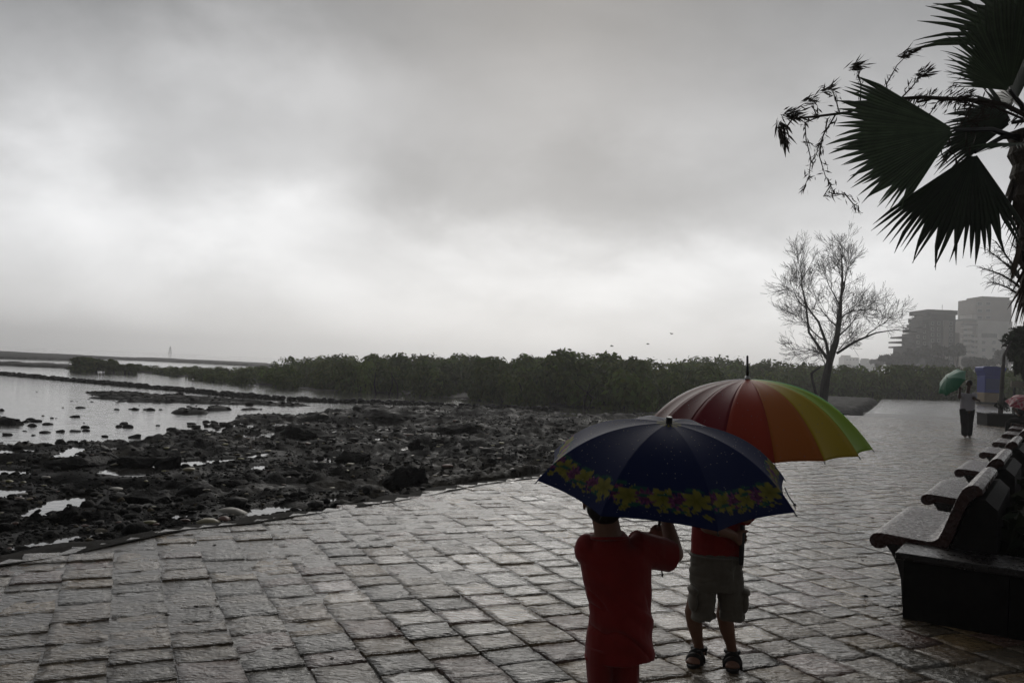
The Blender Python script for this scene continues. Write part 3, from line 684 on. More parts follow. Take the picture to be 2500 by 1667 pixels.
# ------------------------------------------------------------------ foliage
def crown_arrays(seed, n, leaf, lobes=11, flat=.8, low=-.35, base=(.10, .132, .030), jitter=.35, droop=0.0, aspect=1.6):
    """leaf-sized quads spread through a crown of overlapping clumps; unit radius"""
    r = np.random.default_rng(seed); C = []; Rr = []
    for k in range(lobes):
        th = r.uniform(0, 2 * math.pi); q = r.uniform(.12, .72) ** .8; zz = r.uniform(low, .62) * (1 - .45 * q)
        C.append((math.cos(th) * q, math.sin(th) * q, zz)); Rr.append(r.uniform(.24, .44))
    C = np.array(C); Rr = np.array(Rr)
    lob = r.choice(lobes, n, p=Rr ** 2 / (Rr ** 2).sum()); d = r.normal(size=(n, 3)); d /= np.linalg.norm(d, axis=1)[:, None]
    d[:, 2] = np.where(d[:, 2] < -.55, -d[:, 2], d[:, 2])
    rad = Rr[lob] * r.uniform(.62, 1.12, n) ** .7
    P = C[lob] + d * rad[:, None]; P[:, 2] *= flat
    nrm = d + r.normal(0, jitter * 1.6, (n, 3)); nrm[:, 2] += .2; nrm /= np.linalg.norm(nrm, axis=1)[:, None]
    a = np.cross(nrm, r.normal(size=(n, 3))); a /= np.linalg.norm(a, axis=1)[:, None]; b = np.cross(nrm, a)
    a[:, 2] -= droop; s = leaf * r.uniform(.6, 1.4, n)[:, None]
    V = np.stack([P - a * s * aspect * .5, P + b * s * .38, P + a * s * aspect * .5, P - b * s * .38], 1).reshape(-1, 3)
    Fc = np.arange(n * 4).reshape(n, 4)
    lc = r.uniform(.7, 1.35, lobes)[lob] * r.uniform(.7, 1.3, n); hue = r.normal(0, .06, (n, 3))
    c = np.clip(np.array(base)[None] * lc[:, None] * (1 + hue), 0, 1); c = np.repeat(c, 4, 0)
    return V, Fc, c
PT = np.array([(300, 895), (344, 892), (478, 893), (574, 893), (640, 888), (676, 884), (720, 872), (759, 866), (842, 861), (935, 863), (1046, 862), (1174, 860), (1250, 862), (1295, 859), (1409, 853), (1505, 849), (1545, 862), (1588, 880), (1626, 873), (1722, 864), (1808, 871), (1850, 882), (1922, 877), (1965, 886), (2080, 884), (2151, 883), (2223, 883), (2338, 890), (2420, 893), (2600, 890)], float)
def imgx(X, Y, Z=0.0):
    v = np.array([X, Y, Z]) - CO; return 1250 + F * (v @ CR) / (v @ _f)
CV = [crown_arrays(900 + s, 1700, .10, 14, .8, -.42, jitter=.16) for s in range(6)]
VV = []; FF = []; CC = []; nn = 0; trees = []
# candidate spots: jittered lattice over the wood
for gx in np.arange(-42, 112, 2.7):
    for gy in np.arange(38, 142, 3.0):
        X, Y = gx + rng.uniform(-.9, .9), gy + rng.uniform(-1, 1)
        trees.append((X, Y))
T = np.array(trees); sF = sdist(FOREST, T[:, 0], T[:, 1]); k = sF < -.7; T = T[k]; sF = sF[k]
fd = np.array([min(np.hypot(*(np.array(p) - q)) for q in np.vstack([(a + (b - a) * t) for a, b in zip(FRONT[:-1], FRONT[1:]) for t in (0, .5)])) for p in T])
ixs = np.array([imgx(x, y) for x, y in T]); sel = (fd < 30) | ((ixs > 1650) & (-sF < 26)); T = T[sel]; sF = sF[sel]; ixs = ixs[sel]
ft_n = 0; edge_trees = []
for (X, Y), s_, ix in zip(T, sF, ixs):
    top = np.interp(ix, PT[:, 0], PT[:, 1]); hmax = 1.95 + (horizon(ix) - top) * Y / F
    inn = -s_
    h = max(.7, hmax * (rng.uniform(.72, 1.04) if inn > 7 else rng.uniform(.45, .80) + .03 * inn))
    rad = np.clip(h * rng.uniform(.58, .85), .9, 3.0)
    zg = ZW + .02
    if inn < rad * .75: continue
    if inn < 3.2 and len(edge_trees) < 26 and ix < 1640 and rng.uniform() < .8: edge_trees.append((X, Y, h, rad)); continue
    V, Fc, c = CV[int(rng.integers(0, 6))]; a = rng.uniform(0, 6.28); c_, q = math.cos(a), math.sin(a)
    zn, zx = np.percentile(V[:, 2], 9), V[:, 2].max()
    W = np.stack([V[:, 0] * c_ - V[:, 1] * q, V[:, 0] * q + V[:, 1] * c_, V[:, 2]], -1) * (rad * 1.15, rad * 1.15, h * 1.0 / (zx - zn))
    W += (X, Y, zg + h - zx * h / (zx - zn))
    keepn = 1450 if Y < 60 else (900 if Y < 80 else 450)
    VV.append(W[:keepn * 4]); FF.append(Fc[:keepn] + nn); nn += keepn * 4; CC.append((c * rng.uniform(.7, 1.3) * (1, rng.uniform(.92, 1.08), rng.uniform(.8, 1.1)))[:keepn * 4])
fo = np_mesh('mangrove_wood', np.vstack(VV), np.vstack(FF), M['leaf'], colr=np.vstack(CC)); tag(fo, kind='stuff')
# dark stems and undergrowth under the wood
mb = MB()
for (X, Y), s_ in zip(T, sF):
    if -s_ < 4 and abs(X) < 60 and imgx(X, Y) > 900 and rng.uniform() < .5:
        for q in range(3):
            x, y = X + rng.normal(0, .4), Y + rng.normal(0, .4); mb.tube([(x, y, ZW - .1), (x + rng.normal(0, .15), y, ZW + .6), (x + rng.normal(0, .4), y + rng.normal(0, .3), ZW + 1.3)], [.05, .035, .02], 4, cap=False)
tag(mb.build('mangrove_stems', M['bark']), kind='stuff')
def tree_parts(name, mesh_crown, mesh_trunk, loc, scale, rz, label, cat, group=None):
    r = empty(name, loc, rz); tag(r, label, cat, group)
    c = link_obj('crown', mesh_crown, r); c.scale = scale
    t = link_obj('trunk', mesh_trunk, r); t.scale = scale
    return r
def stems_mesh(seed, nstem=4, h0=-1.35, h1=0.1, rad=.05):
    r = np.random.default_rng(seed); mb = MB()
    for k in range(nstem):
        an = r.uniform(0, 6.28); x, y = math.cos(an), math.sin(an)
        mb.tube([(x * .15, y * .15, h0), (x * .25, y * .2, h0 * .55), (x * .45, y * .42, h1)], [rad, rad * .8, rad * .4], 6)
    return mb.mesh('trunk', M['bark'])
mcrown = [np_mesh('crown', *CV[s][:2], M['leaf'], colr=CV[s][2], link=False) for s in range(6)]
mtrunk = [stems_mesh(40 + s) for s in range(3)]
for i, (X, Y, h, rad) in enumerate(edge_trees):
    zn, zx = np.percentile(CV[i % 6][0][:, 2], 9), CV[i % 6][0][:, 2].max(); kz_ = h * 1.0 / (zx - zn)
    tree_parts('mangrove_tree', mcrown[i % 6], mtrunk[i % 3], (X, Y, ZW + h - zx * kz_ + .05), (rad * 1.2, rad * 1.2, kz_), rng.uniform(0, 6.28), 'small rounded mangrove tree along the waterside edge of the wood', 'tree', 'mangrove trees along the edge of the wood')
# lone mangroves in the lagoon at the left
bushV = crown_arrays(77, 2600, .10, 16, .62, -.25); bushm = np_mesh('crown', *bushV[:2], M['leaf'], colr=bushV[2] * .9, link=False)
for (bx, by, wpx, hpx, lb) in ((216, 908, 118, 38, 'wide flat-topped mangrove bush standing alone in the shallow water'), (268, 909, 46, 34, 'small round mangrove close against the right of the wide lone bush'), (308, 913, 56, 27, 'sparse low mangrove between the lone bush and the wood')):
    p = onz(bx, by, ZW); k = p[1] / F; hh = hpx * k
    zn, zx = np.percentile(bushV[0][:, 2], 5), bushV[0][:, 2].max(); kz_ = hh * .93 / (zx - zn)
    tree_parts('mangrove_bush', bushm, stems_mesh(60 + bx, 9, -.75, .1, .03), (p[0], p[1] + wpx * k * .2, ZW + hh - zx * kz_), (wpx * k * .56, wpx * k * .42, kz_), rng.uniform(0, 6), lb, 'tree')

# ------------------------------------------------------------------ bare tree by the end of the rocks
def grow(mb, p, d, L, r, lev, rr, maxlev, segs=5, up=.10, minr=.008, sides=(7, 6, 5, 3, 3, 3)):
    pts = [np.array(p, float)]; rad = [r]; d = np.array(d, float); d /= np.linalg.norm(d); ch = []
    r1 = max(minr, r * (.42 if lev else .5))
    for k in range(segs):
        d = d + rr.normal(0, .13 if lev else .05, 3) + np.array([0, 0, up * (.5 if lev < 2 else .8)]); d /= np.linalg.norm(d)
        pts.append(pts[-1] + d * L / segs); rad.append(r + (r1 - r) * (k + 1) / segs); ch.append((pts[-1], d.copy(), rad[-1]))
    mb.tube(pts, rad, sides[min(lev, 5)], cap=False)
    if lev >= maxlev: return
    nb = {0: 5, 1: 7, 2: 7, 3: 5, 4: 3}[lev]
    for k in range(nb):
        t = rr.uniform(.25 if lev else .35, 1.0); j = min(int(t * segs), segs - 1); q, dq, rq = ch[j]
        ax = np.cross(dq, rr.normal(size=3)); ax /= np.linalg.norm(ax); an = rr.uniform(.35, .85)
        nd_ = dq * math.cos(an) + ax * math.sin(an)
        grow(mb, q, nd_, L * rr.uniform(.5, .78), max(minr, rq * rr.uniform(.45, .65)), lev + 1, rr, maxlev, 4 if lev > 1 else 5, up, minr, sides)
    grow(mb, pts[-1], d, L * .62, r1, lev + 1, rr, maxlev, 4, up, minr, sides)
tb = onz(2012, 989, 0); tr = empty('bare_tree', (tb[0], tb[1], -.02)); tag(tr, 'tall leafless tree with forking stems at the end of the promenade rocks', 'tree')
rr = np.random.default_rng(5); km = tb[1] / F
stem = MB(); lim = MB()
def bt(x, y, dy=0.): return np.array([(x - 2012) * km, dy, (989 - y) * km])
# heavy stems traced to their real size
st_ = [([(2010, 992, 0), (2012, 930, .1), (2022, 880, .1), (2040, 820, .2), (2047, 760, .3), (2052, 700, .3), (2053, 660, .4)], [.36, .27, .22, .17, .14, .11, .08]),
       ([(2014, 992, .2), (2026, 920, .5), (2040, 880, .9), (2062, 830, 1.4), (2075, 770, 1.8), (2078, 700, 2.0)], [.28, .22, .17, .13, .10, .06]),
       ([(2008, 992, -.2), (2006, 930, -.5), (2010, 885, -.8), (1995, 840, -1.2), (1970, 790, -1.5), (1940, 760, -1.8)], [.26, .20, .16, .12, .09, .05]),
       ([(2000, 985, .1), (1985, 930, .2), (1982, 912, .2), (1990, 905, .2), (2004, 895, .2)], [.13, .11, .12, .08, .05]),
       ([(2024, 880, .2), (2010, 850, .8), (1985, 810, 1.1), (1978, 750, 1.2), (1968, 700, 1.3)], [.15, .12, .10, .08, .05]),
       ([(2045, 860, .4), (2080, 830, -.2), (2120, 808, -.8), (2160, 800, -1.2), (2205, 804, -1.5)], [.12, .10, .06, .03, .01])]
for pts, rad in st_: stem.tube([bt(*p) for p in pts], [q * .74 for q in rad], 9)
stem.build('trunk', M['bark'], tr, smooth=True)
starts = [((2053, 660, .4), (0, .1, 1), 1.9, .07), ((2047, 740, .3), (-.5, .3, 1), 2.3, .06), ((2045, 800, .2), (-.6, -.3, .9), 2.4, .07), ((2050, 720, .3), (.6, -.2, 1), 2.2, .06), ((2078, 700, 2.), (.3, .2, 1), 2.0, .06), ((2075, 770, 1.8), (.8, .3, .8), 2.5, .07),
          ((2066, 815, 1.5), (.8, -.2, .8), 2.2, .07), ((1940, 760, -1.8), (-.4, -.2, 1), 2.0, .05), ((1970, 790, -1.5), (-.9, -.3, .7), 2.4, .06), ((1990, 832, -1.2), (-1, .1, .35), 2.5, .06), ((1968, 700, 1.3), (-.2, .2, 1), 2.3, .05), ((1978, 750, 1.2), (-.6, .4, .9), 2.2, .05),
          ((2100, 818, -.5), (.6, -.5, .7), 2.2, .05), ((2020, 870, .1), (-.8, .2, .4), 2.0, .05), ((2005, 895, -.6), (-.7, -.6, .5), 1.6, .05), ((2030, 860, .3), (.3, .9, .8), 2.2, .06), ((2035, 840, .1), (-.1, -.9, .9), 2.2, .06), ((2055, 800, 1.), (.2, .7, 1), 2.4, .06), ((2052, 850, .6), (.9, .3, .5), 1.8, .05)]
for p, d, L, r in starts: grow(lim, bt(*p), d, L * .74, r * .8, 2, rr, 4 if p[0] > 2130 else 5, 5, .05, .008)
lim.build('branches', M['bark'], tr)

# ------------------------------------------------------------------ benches
nd_ = np.array([BENCHDIR[1], -BENCHDIR[0]])            # across the bench, from its nose to its back
OUT = [(.0, .395), (.004, .425), (.02, .447), (.045, .458), (.08, .461), (.16, .457), (.28, .449), (.36, .446), (.40, .452), (.43, .475), (.455, .53), (.48, .60), (.508, .68), (.535, .755), (.562, .81), (.59, .84), (.625, .855), (.66, .85), (.682, .83), (.688, .80)]
INN = [(.675, .785), (.645, .775), (.61, .74), (.582, .68), (.555, .60), (.53, .52), (.50, .44), (.46, .395), (.41, .383), (.30, .385), (.16, .392), (.118, .388), (.105, .366), (.075, .352), (.04, .352), (.014, .368)]
PED = [(.10, .386), (.14, .33), (.18, .25), (.205, .16), (.212, .06), (.215, .0), (.50, .0), (.48, .20), (.46, .386)]
def bench_mesh(prof, y0, y1, m, name):
    mb = MB(); mb.prism([(s, 0, z) for s, z in prof], (0, y0, 0), (0, y1, 0)); return mb.mesh(name, m)
seat_me = bench_mesh(OUT + INN, 0, 1.58, M['granite'], 'seat'); ped_me = bench_mesh(PED, .03, 1.55, M['dgranite'], 'pedestal')
BP = [(2.56, 5.83), (3.99, 7.99), (5.68, 10.54), (7.63, 13.43), (9.4, 16.1), (11.39, 19.13), (13.2, 21.9), (15.1, 24.8), (17.0, 27.7)]
sup_me = bench_mesh([(.505, .0), (.775, .0), (.772, .70), (.70, .765), (.648, .752), (.614, .715), (.586, .655), (.559, .575), (.534, .495), (.506, .425)], .012, 1.568, M['wallstone'], 'back_support')
ordn = ['nearest wet maroon granite bench with curled seat edge beside the planter wall', 'second wet granite bench of the row, right behind the nearest one', 'third granite bench counting from the planter wall', 'fourth granite bench counting from the planter wall',
        'fifth granite bench counting from the planter wall, grey with rain', 'sixth granite bench of the receding row', 'seventh bench of the row, near the walker with the green umbrella', 'bench that the person under the pink umbrella sits on', 'farthest bench of the row, beyond the pink umbrella']
rzb = -R_(33.6)
b0 = None
for i, (x, y) in enumerate(BP):
    b = empty('bench', (x, y, 0), rzb); tag(b, ordn[i], 'bench', 'granite benches along the promenade')
    sob = link_obj('seat', seat_me, b); link_obj('pedestal', ped_me, b); link_obj('back_support', sup_me, b)
    md = sob.modifiers.new('bevel', 'BEVEL'); md.width = .006; md.segments = 2; md.limit_method = 'ANGLE'; md.angle_limit = R_(50)

# ------------------------------------------------------------------ planter wall with coping, bed and plants
pw = empty('planter_wall', (2.52, 5.36, 0), rzb); tag(pw, 'low black stone planter wall with wet coping slabs at the bench row end', 'planter wall')
x0 = 0.0
for i, L in enumerate((.73, .80, .80, .80)):
    o = MB().box(x0 + .003, x0 + L - .003, 0, .455, .375, .42).build('coping_slab', M['dgranite'], pw, bevel=.008); x0 += L
x0 = .05
for i in range(5):
    MB().box(x0 + .002, x0 + .58, .03, .43, .0, .372).build('wall_panel', M['wallstone'], pw); x0 += .585
# wall behind the benches
MB().box(.79, .95, .47, 27, 0, .43).build('back_wall', M['wallstone'], pw)
bedp = [np.array([2.52, 5.36]) + nd_ * s + BENCHDIR * t for s, t in ((.85, .40), (6, .40), (6, 30), (.85, 30))]
grid_poly('planter_bed', bedp, .33, M['soil'], .1, zf=lambda x, y: .33 + .05 * (fbm(x / .5, y / .5, 3, 8) - .5))
def strap_plant(seed, n, L, wd, mname='leaves'):
    """arching strap leaves from one base"""
    r = np.random.default_rng(seed); mb = MB()
    for k in range(n):
        an = r.uniform(0, 6.28); el = r.uniform(.5, 1.35); d = np.array([math.cos(an) * math.cos(el), math.sin(an) * math.cos(el), math.sin(el)]); s = np.array([-math.sin(an), math.cos(an), 0])
        l = L * r.uniform(.6, 1.1); P = []; p = np.zeros(3); m = 7
        for j in range(m + 1):
            P.append(p.copy()); d = d + np.array([0, 0, -.22 * (j / m + .2)]); d /= np.linalg.norm(d); p = p + d * l / m
        V = []; Fc = []
        for j, q in enumerate(P):
            wv_ = wd * math.sin(math.pi * min(.97, (j / m) * .85 + .15)) * r.uniform(.95, 1.05); fold = np.array([0, 0, wv_ * .35]); V += [q - s * wv_ + fold, q, q + s * wv_ + fold]
        for j in range(m): Fc += [(3 * j, 3 * j + 1, 3 * j + 4, 3 * j + 3), (3 * j + 1, 3 * j + 2, 3 * j + 5, 3 * j + 4)]
        mb.add(V, Fc)
    V = np.array(mb.V); c = np.array([.035, .05, .03])[None] * (.6 + .8 * vnoise(V[:, 0] * 9, V[:, 1] * 9, seed))[:, None]
    return np_mesh(mname, V, np.array(mb.F), M['palmleaf'], colr=c, link=False)
spm = [strap_plant(5, 34, .95, .022), strap_plant(6, 26, .8, .028)]
def bed(s, t): return np.array([2.56, 5.83]) + nd_ * s + BENCHDIR * t
PL = [(1.75, .95, 0, 1.25, 'strap-leaved plant drooping over the right edge behind the nearest bench'), (1.7, 2.4, 1, 1.1, 'second strap-leaved plant, behind the gap after the nearest bench'), (1.75, 3.9, 0, 1.0, 'strap-leaved plant behind the second bench'), (1.75, 6.0, 1, 1.0, 'strap-leaved plant behind the third bench'), (2.3, .5, 1, .9, 'strap-leaved plant just inside the planter wall corner'), (1.65, .55, 0, .95, 'strap-leaved plant crowding the back of the nearest bench')]
for s, t, k, scl, lb in PL:
    p = bed(s, t); r = empty('strap_plant', (p[0], p[1], .34), rng.uniform(0, 6)); tag(r, lb, 'plant', 'plants in the bed behind the benches'); o = link_obj('leaves', spm[k], r); o.scale = (scl,) * 3
hv = crown_arrays(31, 1500, .06, 10, .9, -.5, base=(.03, .042, .022)); hme = np_mesh('foliage', *hv[:2], M['bgleaf'], colr=hv[2], link=False); hst = stems_mesh(3, 5, -1.0, 0.0, .03)
for q, (s, t, sc_, lb) in enumerate([(1.42, 1.0, .46, 'dark rounded shrub pressed against the nearest bench back'), (1.5, 1.9, .5, 'dark rounded shrub behind the far end of the nearest bench'), (1.6, 4.9, .55, 'dark rounded shrub behind the second bench'), (1.7, 8.0, .6, 'dark shrub behind the third bench'), (1.8, 11.5, .65, 'dark shrub behind the fourth bench'), (1.9, 15.2, .7, 'dark shrub behind the fifth bench'), (2.0, 19, .7, 'dark shrub behind the sixth bench'), (2.6, 2.6, .7, 'taller dark shrub beside the palm trunk')]):
    p = bed(s, t); r = empty('shrub', (p[0], p[1], .33 + sc_ * .6), rng.uniform(0, 6)); tag(r, lb, 'shrub', 'shrubs in the bed behind the benches')
    o = link_obj('foliage', hme, r); o.scale = (sc_, sc_, sc_ * .9); o = link_obj('stem', hst, r); o.scale = (sc_,) * 3

gcv = crown_arrays(95, 9000, .07, 1, 1, 0, base=(.018, .024, .013)); gq = rng.uniform(0, 1, (9000, 2)); gq[:3500, 1] *= .25; gs = .80 + gq[:, 0] * 2.4; gt = .15 + gq[:, 1] ** 1.3 * 20
gx = np.array([2.56, 5.83])[None] + nd_[None] * gs[:, None] + BENCHDIR[None] * gt[:, None]; gp = np.c_[gx, .36 + .30 * rng.uniform(0, 1, 9000) ** 1.5]
GV = (gcv[0].reshape(-1, 4, 3) - gcv[0].reshape(-1, 4, 3).mean(1, keepdims=True)) * 1.3 + gp[:, None, :]
tag(np_mesh('ground_cover', GV.reshape(-1, 3), gcv[1], M['bgleaf'], colr=gcv[2]), kind='stuff')

# ------------------------------------------------------------------ fan palm
def fan_leaf(hub, mid, side, L, a0, a1, nseg, free=.42, droop=.12, cup=.12, seed=0, tone=1.0, tipdroop=.25):
    """pleated fan: hub point, middle direction, side direction (unit vectors), angles in degrees; L(u) length along the fan"""
    r = np.random.default_rng(seed); mid = np.array(mid, float); mid /= np.linalg.norm(mid); side = np.array(side, float); side -= mid * (side @ mid); side /= np.linalg.norm(side); nr = np.cross(mid, side)
    V = []; Fc = []; C = []; hub = np.array(hub, float); da = R_(a1 - a0) / nseg
    for i in range(nseg):
        u = (i + .5) / nseg; th = R_(a0) + (i + .5) * da; l = L(u) * r.uniform(.93, 1.05); tw = r.normal(0, .02); td = tipdroop * r.uniform(.5, 1.5); rs = [.04, .2, .4, 1 - free, 1 - free * .55, 1 - free * .2, 1.0]; split = 1 - free * r.uniform(.75, 1.1)
        n0 = len(V); tone_i = tone * r.uniform(.75, 1.25)
        for q in rs:
            rr_ = q * l; hw = math.tan(da / 2) * rr_ * 1.15
            if q > split: hw = math.tan(da / 2) * split * l * 1.15 * max(.03, (1 - q) / (1 - split)) ** .8
            th2 = th + tw * max(0, q - split) * 6
            d = mid * math.cos(th2) + side * math.sin(th2); e = -mid * math.sin(th2) + side * math.cos(th2)
            c = hub + d * rr_ + nr * (cup * math.sin(th) ** 2 * rr_) + np.array([0, 0, -1]) * (droop * rr_ ** 2 + td * max(0, q - split) ** 1.5 * l)
            f = nr * (hw * .75)
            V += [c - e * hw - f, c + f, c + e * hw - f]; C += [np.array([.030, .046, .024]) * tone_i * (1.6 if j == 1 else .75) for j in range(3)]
        for j in range(len(rs) - 1):
            b = n0 + 3 * j; Fc += [(b, b + 1, b + 4, b + 3), (b + 1, b + 2, b + 5, b + 4)]
    return V, Fc, C
palm = empty('fan_palm', (4.46, 6.6, .3)); tag(palm, 'fan palm with large pleated leaves leaning in at the upper right', 'palm tree')
po = np.array(palm.location)
def rel(p): return np.asarray(p, float) - po
crown_c = aty(2535, 318, 6.6)
tk = MB(); tp = []; trd = []
for k in range(40):
    q = k / 39; z = .25 + q * (crown_c[2] - .25); tp.append(rel((4.47 - .29 * q ** 1.3, 6.6, z))); trd.append((.185 + .045 * q) * (1.08 if k % 2 else .94))
tk.tube(tp, trd, 14); tk.build('trunk', M['palmtrunk'], palm)
def px3(x, y, Y): return rel(aty(x, y, Y))
def add_leaf(hubpx, midpx, a0, a1, L, nseg, seed, tone=1.0, flip=1, normal_tilt=(0, 0, 0), pet=None, **kw):
    hub = px3(*hubpx); m = px3(*midpx) - hub
    view = (hub + po) - CO; view /= np.linalg.norm(view); nrm = -view + np.array(normal_tilt); s = np.cross(nrm, m) * flip
    V, Fc, C = fan_leaf(hub, m, s, L, a0, a1, nseg, seed=seed, tone=tone, **kw)
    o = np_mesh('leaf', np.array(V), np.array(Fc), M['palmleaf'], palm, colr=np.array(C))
    c0 = rel(crown_c) if pet is None else px3(*pet); mb = MB(); mm = (hub + c0) / 2 + np.array([0, 0, .05]); mb.tube([c0, mm, hub], [.028, .02, .014], 7); ob = mb.build('petiole', M['palmleaf'], o); return o
def petcol(o):
    pass
f_ = lambda lo, hi: (lambda u: lo + (hi - lo) * math.sin(math.pi * min(max(u, 0), 1)) ** .7)
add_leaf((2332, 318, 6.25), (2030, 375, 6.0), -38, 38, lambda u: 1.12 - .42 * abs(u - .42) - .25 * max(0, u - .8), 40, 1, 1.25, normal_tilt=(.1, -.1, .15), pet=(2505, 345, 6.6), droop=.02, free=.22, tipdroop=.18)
add_leaf((2380, 372, 6.35), (2290, 640, 6.05), -38, 36, lambda u: 1.0 - .12 * abs(u - .5), 26, 2, .5, normal_tilt=(-.4, -.2, .1), pet=(2510, 330, 6.6), droop=.02, free=.30)  # low tone: the shadow on this hanging fan is put into its leaf colour
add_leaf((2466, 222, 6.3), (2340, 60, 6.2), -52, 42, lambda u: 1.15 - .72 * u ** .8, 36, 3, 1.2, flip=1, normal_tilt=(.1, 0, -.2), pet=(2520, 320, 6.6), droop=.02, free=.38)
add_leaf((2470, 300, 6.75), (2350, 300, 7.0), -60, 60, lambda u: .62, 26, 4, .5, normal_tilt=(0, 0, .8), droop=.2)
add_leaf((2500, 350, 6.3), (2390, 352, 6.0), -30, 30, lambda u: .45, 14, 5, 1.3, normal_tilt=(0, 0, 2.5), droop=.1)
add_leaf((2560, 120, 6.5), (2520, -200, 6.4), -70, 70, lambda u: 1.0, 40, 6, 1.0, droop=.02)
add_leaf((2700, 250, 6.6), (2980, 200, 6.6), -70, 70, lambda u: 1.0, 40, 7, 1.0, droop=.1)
add_leaf((2660, 430, 6.6), (2800, 700, 6.4), -60, 60, lambda u: .95, 36, 8, .7, droop=.02)
add_leaf((2600, 200, 7.1), (2620, 0, 8.0), -70, 70, lambda u: 1.0, 40, 9, .9, droop=.08)
add_leaf((2480, 250, 7.0), (2400, 200, 7.9), -60, 60, lambda u: .9, 34, 10, .6, droop=.1)
# skirt of dead leaves round the trunk
for q in range(16):
    an = q * 2.4; z = crown_c[2] - .08 - .085 * q * .8; hub = rel((4.47 - .29 * max(0, (z - .25) / (crown_c[2] - .25)) ** 1.3 + .12 * math.cos(an), 6.6 + .12 * math.sin(an), z))
    V, Fc, C = fan_leaf(hub, (math.cos(an) * .25, math.sin(an) * .25, -1), (-math.sin(an), math.cos(an), 0), lambda u: .55 - .2 * abs(u - .5), -24, 24, 9, seed=60 + q, tone=.7, free=.5, droop=0)
    np_mesh('dead_leaf', np.array(V), np.array(Fc), M['dryflower'], palm, colr=np.array(C))
# flower stalks with wind-blown clumps
def clump(mb, p, d, n, L, r):
    d = np.array(d, float); d /= np.linalg.norm(d)
    for _ in range(n):
        e = d + r.normal(0, .33, 3); e /= np.linalg.norm(e); s = np.cross(e, r.normal(size=3)); s /= np.linalg.norm(s); l = L * r.uniform(.3, 1.1); wd_ = l * r.uniform(.04, .10); q = np.array(p) - d * L * r.uniform(-.1, .9) + r.normal(0, L * .13, 3)
        mb.add([q, q + e * l * .45 + s * wd_, q + e * l, q + e * l * .45 - s * wd_], [(0, 1, 2, 3)])
def spray(mb, pxs, Y, rad, r, dens=8, L=.09, tip=46, tipL=.12, tipdir=None):
    P = [px3(x, y, Y) for x, y in pxs]; mb.tube(P, list(np.linspace(rad, rad * .4, len(P))), 4, cap=False)
    for a, b in zip(P[:-1], P[1:]):
        for k in range(dens):
            t = r.uniform(); clump(mb, a + (b - a) * t, (b - a) / np.linalg.norm(b - a) + r.normal(0, .5, 3), 2, L, r)
    clump(mb, P[-1], (P[-1] - P[-2]) if tipdir is None else tipdir, tip, tipL, r)
rf = np.random.default_rng(3)
stalk = [(2520, 290), (2450, 255), (2380, 245), (2250, 238), (2150, 245), (2070, 275), (1990, 285), (1935, 290), (1910, 325)]
m1 = MB(); P = [px3(x, y, 6.45) for x, y in stalk]; m1.tube(P, list(np.linspace(.02, .006, len(P))), 6)
wind = (.8, 0, .25)
for pxs in ([(2160, 243), (2165, 205), (2190, 160), (2220, 130)], [(2100, 255), (2102, 210), (2096, 180), (2098, 160)], [(2050, 280), (2040, 240), (2028, 215)], [(2200, 240), (2225, 215), (2240, 195), (2262, 178)],
            [(1995, 285), (1985, 262), (1985, 245)], [(1950, 290), (1935, 275)], [(2330, 240), (2345, 250), (2360, 235)], [(2420, 250), (2400, 262), (2385, 290)]):
    spray(m1, pxs, 6.42, .006, rf, 8, .07, 54, .11, wind)
clump(m1, px3(1912, 330, 6.45), (.3, 0, -1), 80, .14, rf); clump(m1, px3(1940, 285, 6.45), (.8, 0, 0), 50, .11, rf)
for pxs in ([(2000, 285), (1965, 300), (1968, 340), (1980, 390), (1975, 430), (1960, 465)], [(2040, 280), (2010, 330), (2000, 380), (2015, 430), (2040, 475)], [(2020, 290), (2015, 320), (1998, 360), (1990, 385)], [(2380, 245), (2360, 280), (2350, 300)], [(2060, 470), (2085, 500), (2090, 520)], [(2030, 450), (2010, 480), (2045, 478)]):
    spray(m1, pxs, 6.3, .006, rf, 7, .075, 8, .08)
m1.build('flower_stalk', M['dryflower'], palm)
m2 = MB(); P = [px3(x, y, 6.7) for x, y in [(2520, 300), (2430, 262), (2340, 240), (2280, 240), (2240, 250)]]; m2.tube(P, .01, 6)
for a, b in zip(P[:-1], P[1:]):
    for _ in range(26): clump(m2, a + (b - a) * rf.uniform() + rf.normal(0, .05, 3), (-.4, 0, -.5), 3, .10, rf)
for _ in range(40): clump(m2, px3(rf.uniform(2270, 2400), rf.uniform(300, 410), 6.6), (-.2, 0, -1), 1, .13, rf)
m2.build('flower_stalk', M['dryflower'], palm)

